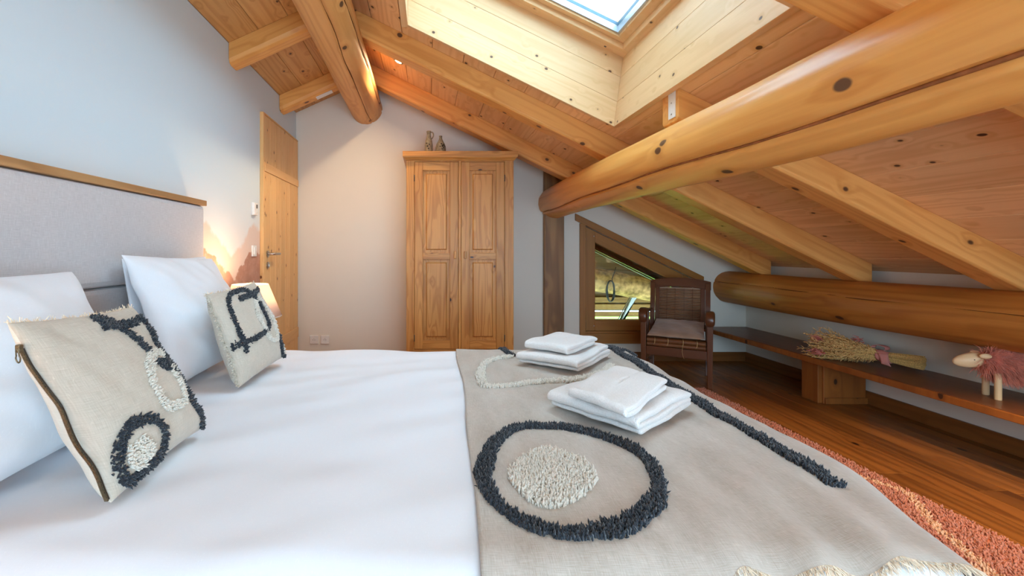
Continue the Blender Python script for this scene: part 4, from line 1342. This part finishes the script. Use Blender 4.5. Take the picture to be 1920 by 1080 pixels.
def fray(pad, t, edge, n, L=.012, name='frayed_edge', mat='fringe'):
    P, Q = [], []
    for i in range(n):
        s = random.random()
        u, v = {'top': (s, 1), 'left': (0, s), 'right': (1, s), 'bottom': (s, 0)}[edge]
        p = pad(u, v)
        out = {'top': pad.c[3] - pad.c[0], 'left': pad.c[0] - pad.c[1], 'right': pad.c[1] - pad.c[0], 'bottom': pad.c[0] - pad.c[3]}[edge].normalized()
        d = out + pad.n * random.gauss(0, .6) + Vector((random.gauss(0, .4), random.gauss(0, .4), random.gauss(0, .4)))
        P.append(p - out * .002); Q.append(p + d * random.uniform(.3, 1) * L)
    V, T = strands(P, Q, rng.normal(size=(n, 3)) * .002, .0013, .0008, 3)
    np_obj(name, V, T, mat, t, 'stuff')


C1 = [(-.63, .90, .560), (-.635, 1.275, .562), (-.835, 1.275, .90), (-.836, .90, .915)]
t, pad, tf = cushion('linen cushion nearest the camera with a long metal zip down its side', C1, .062, 2, 'piping', 2.4)
dA = [(0.53, 0.955), (0.578, 0.937), (0.646, 0.905), (0.701, 0.852), (0.753, 0.79), (0.79, 0.707), (0.834, 0.627)]
dB = [(0.551, 0.876), (0.632, 0.875), (0.73, 0.863), (0.841, 0.856), (0.92, 0.878), (0.968, 0.89), (0.972, 0.83), (0.965, 0.748), (0.967, 0.639), (0.972, 0.562), (0.972, 0.472), (0.972, 0.364), (0.972, 0.258), (0.976, 0.167), (0.98, 0.092), (0.972, 0.03), (0.924, 0.015)]
dC = [(0.845, 0.562), (0.851, 0.529), (0.880, 0.497), (0.925, 0.492), (0.952, 0.525), (0.945, 0.566)]
cA = [(0.811, 0.602), (0.749, 0.556), (0.697, 0.498), (0.661, 0.419), (0.643, 0.338), (0.658, 0.272), (0.728, 0.235), (0.807, 0.225), (0.888, 0.255), (0.935, 0.327), (0.945, 0.418), (0.943, 0.485)]
cB = [(0.811, 0.600), (0.861, 0.615), (0.92, 0.607), (0.95, 0.575)]
dR = [(0.125, 0.058), (0.134, 0.125), (0.161, 0.18), (0.238, 0.237), (0.313, 0.275), (0.392, 0.262), (0.479, 0.237), (0.525, 0.182), (0.520, 0.12), (0.478, 0.061), (0.398, 0.027), (0.288, 0.018), (0.189, 0.022), (0.131, 0.035), (0.125, 0.058)]
cP = [(0.351, 0.187), (0.393, 0.117), (0.352, 0.071), (0.264, 0.045), (0.191, 0.064), (0.192, 0.129), (0.251, 0.171), (0.351, 0.187)]
tf([('b', dA, .020), ('b', dB, .018), ('b', dC, .02), ('b', dR, .023)], 'charcoal_line', 'yarn_dark', lab='charcoal tufted lines and ring')
tf([('b', cA, .022), ('b', cB, .02), ('a', cP, 0)], 'cream_loop', 'yarn_cream', lab='cream tufted loop and patch')
fray(pad, t, 'top', 300, .008)
# zip down the edge that faces the camera
zp = [pad(.0, .02 + .84 * i / 60, -1, .0) + Vector((.004 * math.sin(i * .21), -.004, .0)) for i in range(61)]
zt_ape = MB().tube(zp, .0036, 6).build('zip_tape', 'stone_mark', t, smooth=True)
m = MB()
for i in range(60):
    a, b = zp[i], zp[i + 1]
    for k in range(2):
        c = a.lerp(b, (k + .3) / 2)
        m.box(c.x - .0035, c.x + .0035, c.y - .0052, c.y - .002, c.z - .0011, c.z + .0011)
m.build('zip_teeth', 'brass', zt_ape, kind='stuff')
c = zp[-1]
m = MB().box(c.x - .005, c.x + .005, c.y - .012, c.y - .002, c.z - .006, c.z + .010)
pl = m.build('zip_slider', 'brass', t, bevel=.002)
k_ = [(c.x + .003 * math.cos(a) * (1.6 if math.sin(a) < 0 else 1), c.y - .010 - .002 * math.sin(a), c.z - .012 + .014 * math.sin(a)) for a in np.linspace(0, 2 * PI, 20, endpoint=False)]
MB().tube(k_, .0014, 6, closed=True).build('zip_puller', 'brass', pl, smooth=True)

C2 = [(-.69, 1.65, .563), (-.66, 2.08, .575), (-.805, 2.09, .915), (-.815, 1.66, .90)]
t, pad, tf = cushion('linen cushion farther back with a charcoal square outline, leaning on the white pillow', C2, .060, 6, 'linen_c', 3.0)
d1_ = [(0.015, 0.401), (0.201, 0.402), (0.39, 0.383), (0.589, 0.398), (0.735, 0.414), (0.8, 0.453), (0.826, 0.559), (0.821, 0.675), (0.824, 0.753)]
d2_ = [(0.229, 0.292), (0.249, 0.389), (0.228, 0.492), (0.237, 0.622), (0.237, 0.741), (0.239, 0.846), (0.309, 0.925), (0.487, 0.955), (0.66, 0.938), (0.749, 0.845), (0.798, 0.816)]
d3_ = [(0.439, 0.861), (0.614, 0.868), (0.825, 0.881), (0.93, 0.897), (.975, 0.91)]
c1_ = [(0.743, 0.787), (0.704, 0.68), (0.68, 0.573), (0.682, 0.481), (0.695, 0.406), (0.707, 0.316), (0.78, 0.265), (0.86, 0.256), (0.925, 0.305), (0.955, 0.408), (0.96, 0.503), (0.95, 0.627), (0.91, 0.72), (0.84, 0.794)]
d4_ = [(0.955, 0.296), (0.945, 0.218), (0.90, 0.103), (0.90, 0.03), (0.965, 0.02)]
c2_ = [(0.975, 0.178), (0.972, 0.081), (0.952, 0.041), (0.935, 0.061), (0.945, 0.135), (0.975, 0.178)]
tf([('b', d1_, .020), ('b', d2_, .020), ('b', d3_, .020), ('b', d4_, .018)], 'charcoal_line', 'yarn_dark', lab='charcoal tufted square and strokes')
tf([('b', c1_, .021), ('a', c2_, 0)], 'cream_loop', 'yarn_cream', lab='cream tufted oval')
fray(pad, t, 'left', 600, .010, 'frayed_seam', 'piping')
fray(pad, t, 'top', 200, .006)

# ================================================================== TOWELS


def towel(label, L_, F_, R_, z0, layers, th, seed, zslope=(0, 0, 0)):
    """folded towel: a cloth folded back and forth; the rounded fold lies along L-F, layers show along F-R"""
    L_, F_, R_ = Vector((*L_, 0)), Vector((*F_, 0)), Vector((*R_, 0))
    A = R_ - F_                 # across the folds
    B = L_ - F_                 # along the folds
    la, lb = A.length, B.length
    pts = []
    g = th
    top = z0 + th * (layers - .5)
    for k in range(layers):
        zc_ = top - k * g
        a0, a1 = (la - th * .5, th * .9) if k % 2 == 0 else (th * .9, la - th * (1.2 + k * .3))
        for i in range(16):
            pts.append((a0 + (a1 - a0) * i / 15, zc_))
        if k < layers - 1:
            c = a1
            sgn = -1 if k % 2 == 0 else 1
            for i in range(1, 6):
                an = PI * i / 6
                pts.append((c + sgn * math.sin(an) * g * .62, zc_ - g / 2 + math.cos(an) * g / 2))
    pts = np.array(pts)
    n = len(pts)

    def fn(a, b):
        i = a * (n - 1); i0 = int(min(i, n - 2)); f = i - i0
        q = pts[i0] * (1 - f) + pts[i0 + 1] * f
        hz = (q[1] - z0) / (layers * th)
        x, y = q[0], b * lb
        y += (.010 * mnoise.noise((x * 7, q[1] * 60, seed)) + .004 * mnoise.noise((q[1] * 200, seed, 3))) * (1 if b > .5 else -1)
        ex = min(x, la - x, y + .02, lb - y + .02)
        z = q[1] + .011 * hz * mnoise.noise((x * 8, y * 8, seed)) + .003 * mnoise.noise((x * 22, y * 22, seed)) - .010 * hz * math.exp(-max(0, min(y, lb - y)) / .025) - .008 * hz * math.exp(-max(0, la - x) / .03)
        z += .010 * hz * mnoise.noise((x * 3.5, y * 3.5, seed + 5))
        p = F_ + A.normalized() * x + B.normalized() * y
        return Vector((p.x, p.y, z))
    o = MB().grid(fn, n, 34).build('folded_towel', 'terry', smooth=True, loc=(F_.x, F_.y, z0))
    s = o.modifiers.new('solid', 'SOLIDIFY'); s.thickness = th * .86; s.offset = 0
    b = o.modifiers.new('sub', 'SUBSURF'); b.levels = 1; b.render_levels = 1
    return tag(o, label, 'towel', 'folded white towels on the throw')


tz = BZ + BO + .016
towel('large folded white towel under a smaller one, in the stack beside the big charcoal ring', (.375, 1.445), (.555, 1.195), (.850, 1.465), tz, 3, .019, 3)
towel('small folded white towel on top of the stack nearest the big charcoal ring', (.415, 1.355), (.512, 1.175), (.770, 1.445), tz + .061, 2, .018, 7)
towel('large folded white towel at the bottom of the farther stack by the bed edge', (.385, 2.01), (.600, 1.83), (.875, 2.175), tz, 3, .018, 13)
towel('small folded white towel on top of the farther stack by the bed edge', (.43, 2.045), (.575, 1.885), (.80, 2.14), tz + .060, 2, .020, 17)

# ================================================================== LAMP AND NIGHTSTAND
def bedside(lx, ly, la, lb, watt):
    t = thing('nightstand', la, 'nightstand', (lx, ly, 0), group='nightstands beside the bed')
    x0, x1, y0, y1 = lx - .185, lx + .195, ly - .19, ly + .19
    MB().box(x0, x1, y0, y1, .385, .41).build('top', 'wardX', t, bevel=.004)
    MB().box(x0 + .01, x1 - .01, y0 + .01, y1 - .01, .22, .385).build('drawer_box', 'wardX', t, bevel=.003)
    MB().lathe([(.006, 0), (.006, .012), (.013, .016), (.013, .022), (.004, .026)], seg=16).build('knob', 'steel', t, smooth=True, place=Matrix.Translation((x1 - .01, ly, .30)) @ Matrix.Rotation(PI / 2, 4, 'Y'))
    for a in (x0 + .026, x1 - .026):
        for b in (y0 + .026, y1 - .026):
            MB().box(a - .016, a + .016, b - .016, b + .016, 0, .22).build('leg', 'wardZ', t, bevel=.003)
    t = thing('bedside_lamp', lb, 'lamp', (lx, ly, .41), group='bedside lamps')
    MB().lathe([(.06, .41), (.065, .418), (.06, .426), (.022, .44), (.03, .48), (.045, .53), (.042, .58), (.022, .63), (.012, .66), (.012, .70)], (lx, ly, 0)).build('base', 'stoneware', t, smooth=True)
    MB().lathe([(.178, .672), (.102, .862)], (lx, ly, 0), seg=48, close=False).build('shade', 'shade', t, smooth=True, solid=.002)
    MB().lathe([(.1785, .670), (.1795, .672), (.1785, .676)], (lx, ly, 0), seg=48, close=False).build('shade_rim', 'piping', t, smooth=True)
    MB().lathe([(.012, .70), (.022, .725), (.03, .76), (.024, .79), (.004, .805)], (lx, ly, 0), seg=20).build('bulb', 'bulb', t, smooth=True)
    L = bpy.data.lights.new('lamp_glow', 'POINT'); L.energy = watt; L.color = (1, .65, .36); L.shadow_soft_size = .04
    lo = bpy.data.objects.new('lamp_glow', L); COL.objects.link(lo); lo.parent = t; lo.location = (0, 0, .44)


bedside(-1.055, 2.68, 'small wooden nightstand in the gap between bed and door, under the glowing lamp', 'glowing bedside lamp with a pale pink tapered shade behind the far cushion', 6)
bedside(-.985, .34, 'small wooden nightstand on the near side of the bed, close to the camera', 'bedside lamp with a pale pink tapered shade on the near side of the bed', 7)

# ================================================================== ARMCHAIR
ch = thing('armchair', 'low dark teak armchair with a bamboo slat back, turned by the gable window', 'armchair', (2.085, 3.80, 0), math.radians(-32))
PW = dict(world=False)


def cb(x0, x1, y0, y1, z0, z1, name, mat, par=ch, **kw):
    return MB().box(x0, x1, y0, y1, z0, z1).build(name, mat, par, world=False, **kw)


for s in (-1, 1):
    x0 = s * .232
    m = MB().hexa([(x0 - .017, -.247, 0), (x0 + .017, -.247, 0), (x0 + .017, -.213, 0), (x0 - .017, -.213, 0)],
                  [(x0 - .021, -.252, .50), (x0 + .021, -.252, .50), (x0 + .021, -.208, .50), (x0 - .021, -.208, .50)])
    m.build('leg', 'chairZ', ch, world=False, bevel=.004)
    x1 = s * .215
    m = MB()
    pr = [(.165, 0), (.185, .12), (.195, .25), (.205, .40), (.245, .58), (.300, .775)]
    for (ya, za), (yb, zb) in zip(pr[:-1], pr[1:]):
        pass
    vs = []
    for y, z in pr:
        vs += [(x1 - .019, y, z), (x1 + .019, y, z), (x1 + .019, y + .038, z), (x1 - .019, y + .038, z)]
    fs = []
    for i in range(len(pr) - 1):
        for k in range(4):
            fs.append((4 * i + k, 4 * i + (k + 1) % 4, 4 * i + 4 + (k + 1) % 4, 4 * i + 4 + k))
    fs += [(3, 2, 1, 0), tuple(4 * (len(pr) - 1) + k for k in range(4))]
    MB().add(vs, fs).build('leg', 'chairZ', ch, world=False, bevel=.004)
    # arm: sweeps back to the post, rolled over at the front
    arm = [(x0, -.268, .480), (x0, -.285, .512), (x0, -.282, .545), (x0, -.258, .568), (x0, -.215, .574), (x0, -.12, .562), (x0 - s * .004, 0, .548), (x0 - s * .008, .12, .540), (x0 - s * .012, .23, .536)]
    wv = [.030, .034, .035, .035, .034, .030, .026, .022, .020]
    tv = [.020, .026, .028, .028, .024, .017, .014, .013, .013]
    vs, fs = [], []
    n = len(arm)
    for i in range(n):
        p = Vector(arm[i]); tg = (Vector(arm[min(i + 1, n - 1)]) - Vector(arm[max(i - 1, 0)])).normalized()
        nn = Vector((1, 0, 0)).cross(tg).normalized()
        for k in range(10):
            a = 2 * PI * k / 10
            ca, sa = math.cos(a), math.sin(a)
            f = lambda v: math.copysign(abs(v) ** .6, v)
            vs.append(p + Vector((1, 0, 0)) * wv[i] * f(ca) + nn * tv[i] * f(sa))
    for i in range(n - 1):
        for k in range(10):
            fs.append((i * 10 + k, i * 10 + (k + 1) % 10, i * 10 + 10 + (k + 1) % 10, i * 10 + 10 + k))
    fs += [tuple(range(10))[::-1], tuple((n - 1) * 10 + k for k in range(10))]
    o = MB().add(vs, fs).build('armrest', 'chairY', ch, world=False, smooth=True)
    sb = o.modifiers.new('sub', 'SUBSURF'); sb.levels = 2; sb.render_levels = 2
    # side rail and fanned splats
    cb(x0 - .013, x0 + .013, -.21, .185, .225, .285, 'side_rail', 'chairY', bevel=.003)
    for ya, yb in ((-.075, -.130), (-.03, -.045), (.015, .04), (.06, .115)):
        MB().hexa([(x0 - .006, ya - .010, .285), (x0 + .006, ya - .010, .285), (x0 + .006, ya + .010, .285), (x0 - .006, ya + .010, .285)],
                  [(x0 - .006, yb - .013, .540), (x0 + .006, yb - .013, .540), (x0 + .006, yb + .013, .540), (x0 - .006, yb + .013, .540)]).build('arm_splat', 'chairZ', ch, world=False, bevel=.002)
    MB().tube([(x0 * .97, -.21, .10), (x0 * .97, -.05, .135), (x0 * .97, .18, .10)], .011, 8).build('stretcher', 'chairY', ch, world=False, smooth=True)
cb(-.212, .212, -.245, -.215, .215, .285, 'front_rail', 'chairX', bevel=.004)
cb(-.20, .20, .19, .215, .225, .285, 'rear_rail', 'chairX', bevel=.003)
cb(-.215, .215, -.215, .19, .262, .285, 'seat_board', 'chairX', bevel=.002)
# bamboo rolls under the cushion
for k, (yy, zz, r) in enumerate(((-.232, .303, .017), (-.225, .335, .0175), (-.19, .335, .0175), (-.15, .338, .017), (-.195, .303, .0165))):
    rl = MB().tube([(-.205 + .41 * i / 8, yy + .002 * math.sin(i * 2 + k), zz) for i in range(9)], r, 12).build('seat_roll', 'roll', ch, world=False, smooth=True, auto=.8)
for x in (-.15, -.055, .05, .145):
    MB().tube([(x - .006, -.252, .300), (x + .002, -.254, .318), (x + .004, -.248, .345), (x, -.22, .358)], .0022, 6).build('twine', 'twine', ch, world=False, smooth=True)
MB().tube([(.05, -.254, .30), (.046, -.262, .27), (.052, -.266, .235), (.06, -.262, .212)], .0012, 5).build('twine', 'twine', ch, world=False, smooth=True)
# back
by = lambda z: .216 + (z - .40) * .26
m = MB()
N_ = 16
top, bot = [], []
vs, fs = [], []
for i in range(N_ + 1):
    x = -.238 + .476 * i / N_
    c = 1 - (x / .238) ** 2
    zt2 = .775 + .030 * c + .012; zb2 = .715 + .022 * c if abs(x) < .2 else .715
    for z, dy in ((zb2, -.004), (zt2, -.004), (zt2, .030), (zb2, .030)):
        vs.append((x, by(z) + dy, z))
for i in range(N_):
    for k in range(4):
        fs.append((4 * i + k, 4 * i + (k + 1) % 4, 4 * i + 4 + (k + 1) % 4, 4 * i + 4 + k))
fs += [(0, 1, 2, 3), tuple(4 * N_ + k for k in (3, 2, 1, 0))]
MB().add(vs, fs).build('crest_rail', 'chairX', ch, world=False, bevel=.004)
for s in (-1, 1):
    x = s * .177
    MB().hexa([(x - .017, by(.40), .40), (x + .017, by(.40), .40), (x + .017, by(.40) + .022, .40), (x - .017, by(.40) + .022, .40)],
              [(x - .017, by(.73), .73), (x + .017, by(.73), .73), (x + .017, by(.73) + .022, .73), (x - .017, by(.73) + .022, .73)]).build('back_stile', 'chairZ', ch, world=False, bevel=.003)
cb(-.2, .2, by(.40), by(.40) + .024, .385, .425, 'lower_back_rail', 'chairX', bevel=.003)
sl0 = None
for k in range(20):
    z = .435 + k * .0145
    if sl0 is None:
        sl0 = MB().tube([(-.162, 0, 0), (.162, 0, 0)], .0052, 6).build('slat', 'cane', ch, world=False, smooth=True)
        o = sl0
    else:
        o = sl0.copy(); COL.objects.link(o)
    o.location = (0, by(z) + .008 + .001 * math.sin(k * 3), z)
for x in (-.10, -.035, .035, .10):
    MB().tube([(x, by(z) + .001 + .0045 * (i % 2), z) for i, z in enumerate(np.linspace(.428, .722, 41))], .0016, 5).build('binding_cord', 'chairZ', ch, world=False, smooth=True)
MB().hexa([(-.165, by(.42) + .017, .42), (.165, by(.42) + .017, .42), (.165, by(.42) + .020, .42), (-.165, by(.42) + .020, .42)],
          [(-.165, by(.73) + .017, .73), (.165, by(.73) + .017, .73), (.165, by(.73) + .020, .73), (-.165, by(.73) + .020, .73)]).build('backing_cloth', 'suede', ch, world=False)
# seat pillow
Rz = Matrix.Translation((2.085, 3.80, 0)) @ Matrix.Rotation(math.radians(-32), 4, 'Z')
cs = [Rz @ Vector(p) for p in ((-.205, -.245, .372), (.200, -.240, .372), (.190, .165, .455), (-.175, .175, .455))]
o = Pad(cs, .030, .03, .018, 21, .006).whole('seat_cushion', 'suede', 44)
tag(o, 'soft beige suede cushion lying on the seat of the dark armchair', 'cushion')

# ================================================================== BENCH, BOUQUET, SHEEP
t = thing('wall_bench', 'long low dark wooden bench board running along the right wall', 'bench', (2.84, 2.0, 0))
MB().box(2.63, XR - .001, YN + .003, YF - .003, .292, .33).build('top', 'bench', t, bevel=.005)
MB().box(2.622, 2.634, YN + .003, YF - .003, .289, .327).build('front_lipping', 'bench_edge', t, bevel=.004)
for ys in (3.14, .75):
    s_ = MB().box(2.735, XR - .022, ys, ys + .028, .0, .291).build('support_panel', 'bench_edge', t, bevel=.003)
    MB().box(2.705, 2.737, ys + .012, ys + .15, .0, .291).build('support_panel', 'bench_edge', t, bevel=.003)
    MB().box(2.735, XR - .022, ys + .122, ys + .15, .0, .291).build('support_panel', 'bench_edge', t, bevel=.003)
    MB().box(2.74, XR - .019, ys - .012, ys, .0, .042).build('support_plinth', 'bench_edge', t, bevel=.002)

# bouquet of dried grain
E0 = Vector((2.945, 2.695, .390)); E1 = Vector((2.70, 3.14, .405))
t = thing('dried_bouquet', 'bundle of dried grain stalks tied with a dusty pink ribbon, lying on the bench', 'bouquet', (2.84, 2.9, .33))
ax = (E1 - E0).normalized(); sd = ax.cross(Vector((0, 0, 1))).normalized(); upv = sd.cross(ax).normalized()
TL = (E1 - E0).length
P0, P1, E_P, E_N, G_P, G_N = [], [], [], [], [], []
nst = 230
segsV, segsT = [], []
path_pts = []
for i in range(nst):
    a = random.uniform(0, 2 * PI); q = math.sqrt(random.random())
    stop = random.uniform(.72, 1.08); jv = Vector((random.gauss(0, .022), random.gauss(0, .022), random.gauss(0, .020)))
    pts = []
    for f in np.linspace(0, stop, 9):
        if f < .36:
            r = .046 - (.046 - .031) * ss(f / .36)
        else:
            r = .031 + .068 * ((f - .36) / .64) ** .9
        aa = a + .5 * (f - .36)
        c = E0 + ax * (f * TL)
        off = sd * math.cos(aa) * r * q + upv * math.sin(aa) * r * q * .88
        zmin = .3335
        p = c + off + jv * max(0, f - .42) ** 1.5 * 3
        p.z = max(p.z, zmin)
        pts.append(p)
    path_pts.append(pts)
    P0.append(pts)
    m0 = 5
    for f in np.linspace(.58, 1, 12):
        k = f * 8; k0 = min(int(k), 7); p = pts[k0].lerp(pts[k0 + 1], k - k0)
        d = (pts[8] - pts[6]).normalized()
        for w in range(2):
            jit = Vector((random.gauss(0, 1), random.gauss(0, 1), random.gauss(0, 1))).normalized()
            E_P.append(p + jit * .005); E_N.append((d * 1.3 + jit).normalized())
V, F4 = [], []
for pts in path_pts:
    b = len(V)
    for p in pts:
        for k in range(3):
            an = 2 * PI * k / 3
            V.append(p + (sd * math.cos(an) + upv * math.sin(an)) * .0022)
    for i in range(len(pts) - 1):
        for k in range(3):
            F4.append((b + 3 * i + k, b + 3 * i + (k + 1) % 3, b + 3 * i + 3 + (k + 1) % 3, b + 3 * i + 3 + k))
np_obj('stalks', [tuple(v) for v in V], F4, 'straw', t, 'stuff')
V, T = tufts([tuple(p) for p in E_P], [tuple(p) for p in E_N], .0025, .021, .7)
np_obj('grain_ears', V, T, 'ear', t, 'stuff')
cut = [E0 + ax * .001 + sd * math.cos(a) * .044 * q + upv * math.sin(a) * .040 * q for a, q in [(random.uniform(0, 2 * PI), math.sqrt(random.random())) for _ in range(130)]]
# pink dried leaf sprays
P, Q = [], []
for c, n in ((E0 + ax * (TL * .95) + upv * .045 - sd * .05, 90), (E0 + ax * (TL * .93) - upv * .03 - sd * .085, 60), (E0 + ax * (TL * .62) + upv * .068 + sd * .04, 36)):
    for i in range(n):
        d = (ax + Vector((random.gauss(0, .55), random.gauss(0, .55), random.gauss(0, .45)))).normalized()
        s = c + Vector((random.gauss(0, .014), random.gauss(0, .014), random.gauss(0, .010)))
        s.z = max(s.z, .34)
        q = s + d * random.uniform(.015, .04); q.z = max(q.z, .336)
        P.append(s); Q.append(q)
V, T = strands([tuple(p) for p in P], [tuple(p) for p in Q], rng.normal(size=(len(P), 3)) * .004, .0045, .001, 3)
np_obj('pink_leaves', V, T, 'pinkleaf', t, 'stuff')
# ribbon: band, knot, loop and hanging tail
tie = E0 + ax * (TL * .345)


def band(a, b):
    an = 2 * PI * a
    w = (b - .5) * .062
    r = .037 + .003 * math.sin(an * 3 + b * 4)
    p = tie + ax * (w + .006 * math.sin(an)) + sd * math.cos(an) * r + upv * math.sin(an) * r * .92
    p.z = max(p.z, .3325)
    return p


MB().grid(band, 40, 6, wrap_u=True).build('ribbon_band', 'ribbon', t, smooth=True, solid=.002)
fd = -sd if sd.x > 0 else sd          # towards the room
tail0 = tie + fd * .036 + upv * .022 + ax * -.004


def tail(a, b):
    w = (a - .5) * (.046 - .012 * math.sin(b * 3))
    d = Vector((0, 0, -1)) * (.066 * b) + fd * (.012 * math.sin(b * PI * .8)) - ax * (.018 * b)
    p = tail0 + d + ax * w
    if b > .99:
        p.z += .010 * (a - .5)
    p.z = max(p.z, .333)
    return p


MB().grid(tail, 6, 14).build('ribbon_tail', 'ribbon', t, smooth=True, solid=.002)


def loopf(a, b):
    an = -.3 + 2 * PI * .86 * b
    c = tie + upv * .052 + ax * .018
    return c + ax * (.034 * math.cos(an) + (a - .5) * .012) + upv * (.017 * math.sin(an)) + fd * ((a - .5) * .036)


MB().grid(loopf, 5, 24).build('ribbon_loop', 'ribbon', t, smooth=True, solid=.002)

# woolly sheep ornament
hc = Vector((2.875, 2.225, .508)); hd = Vector((-.90, .43, 0)).normalized(); hs = Vector((.43, .90, 0)).normalized()
t = thing('sheep_ornament', 'pink fleece sheep ornament with a pale wooden head and peg legs on the bench', 'ornament', (hc.x, hc.y, .33))
Rm = Matrix((hd, -hs, Vector((0, 0, 1)))).transposed().to_4x4()
MS = Matrix.Translation(hc) @ Rm
ell = lambda a, b: MS @ Vector((.120 * math.cos(2 * PI * a) * math.sin(PI * b), .068 * math.sin(2 * PI * a) * math.sin(PI * b), .066 * math.cos(PI * b)))
MB().grid(ell, 36, 20, wrap_u=True).build('body', 'wool', t, smooth=True)
n = 9000
d = rng.normal(size=(n, 3)); d /= np.linalg.norm(d, axis=1, keepdims=True)
S = np.array([.120, .068, .066])
Pl = d * S; Nl = d / S; Nl /= np.linalg.norm(Nl, axis=1, keepdims=True)
dirl = Nl * .8 + np.array([-.75, 0, -.28]) + rng.normal(size=(n, 3)) * .28
dirl /= np.linalg.norm(dirl, axis=1, keepdims=True)
ln = rng.uniform(.028, .060, (n, 1))
Ql = Pl + dirl * ln
Ql[:, 2] = np.maximum(Ql[:, 2], -.105)
R3 = np.array(MS)[:3, :3]; T3 = np.array(MS)[:3, 3]
V, T = strands(Pl @ R3.T + T3, Ql @ R3.T + T3, np.array([0, 0, -.012]) + rng.normal(size=(n, 3)) * .006, .0011, .0004, 4)
V[:, 0] = np.minimum(V[:, 0], XR - .003)
np_obj('fleece', V, T, 'wool', t, 'stuff')


def headf(a, b):
    th = 2 * PI * a; ph = PI * b
    x = -math.cos(ph)                      # -1 back .. 1 muzzle
    r = math.sin(ph) ** .8 * (1 - .22 * x)
    return MS @ Vector((.160 + .058 * x, .026 * r * math.cos(th), -.002 + .037 * r * math.sin(th) - .010 * x))


hdo = MB().grid(headf, 28, 18, wrap_u=True).build('head', 'pale', t, smooth=True)
for s in (-1, 1):
    MB().grid(lambda a, b: MS @ Vector((.118 + .022 * math.cos(2 * PI * a) * math.sin(PI * b), s * .040 + .010 * math.cos(PI * b), .030 + .014 * math.sin(2 * PI * a) * math.sin(PI * b))), 16, 10, wrap_u=True).build('ear', 'pale', t, smooth=True)
    MB().lathe([(.0026, 0), (.002, .0014), (.0004, .002)], seg=10).build('eye', 'dark_plastic', hdo, place=Matrix.Translation(MS @ Vector((.150, s * .0262, .006))) @ (hs * -s).to_track_quat('Z', 'Y').to_matrix().to_4x4())
    for f in (.078, -.075):
        p = MS @ Vector((f, s * .045, 0))
        MB().lathe([(.0125, .3305), (.0130, .334), (.0130, .46)], (p.x, p.y, 0), seg=16).build('leg', 'pale', t, smooth=True, auto=.8)

# ================================================================== RUG
t = thing('rug', 'terracotta pile rug with pale zigzag lines on the wooden floor at the bed foot', 'rug', (1.2, 1.5, 0))
RX1, RY1 = 2.085, 3.44
MB().box(.1, RX1, -.6, RY1, 0.0005, .010).build('backing', 'rug', t, bevel=.003)
nq = 76000
p = np.stack([rng.uniform(.95, RX1 + .008, nq), rng.uniform(.55, RY1 + .008, nq)], 1)
zz = [[(2.015, 2.06), (2.065, 1.96), (1.91, 1.70), (1.82, 1.45), (1.72, 1.20), (1.6, .9)], [(2.015, 2.06), (1.80, 2.30), (1.62, 2.62), (1.45, 2.95)], [(1.55, 1.72), (1.754, 1.55), (1.82, 1.45)], [(1.754, 1.55), (1.60, 1.35), (1.45, 1.1)]]
dmin = np.full(nq, 9.0)
for path in zz:
    for a, b in zip(path[:-1], path[1:]):
        a, b = np.array(a), np.array(b); ab = b - a
        tt = np.clip(((p - a) @ ab) / (ab @ ab), 0, 1)
        dmin = np.minimum(dmin, np.linalg.norm(p - a - tt[:, None] * ab, axis=1))
dmin += rng.normal(0, .003, nq)
for sel, nm, mt in ((dmin >= .016, 'pile', 'rug'), (dmin < .016, 'line_pile', 'rug_line')):
    q = p[sel]
    V, T = tufts(np.concatenate([q, np.full((len(q), 1), .009)], 1), np.array([0, 0, 1.0]), .0042, .014, .8)
    np_obj(nm, V, T, mt, t, 'stuff')
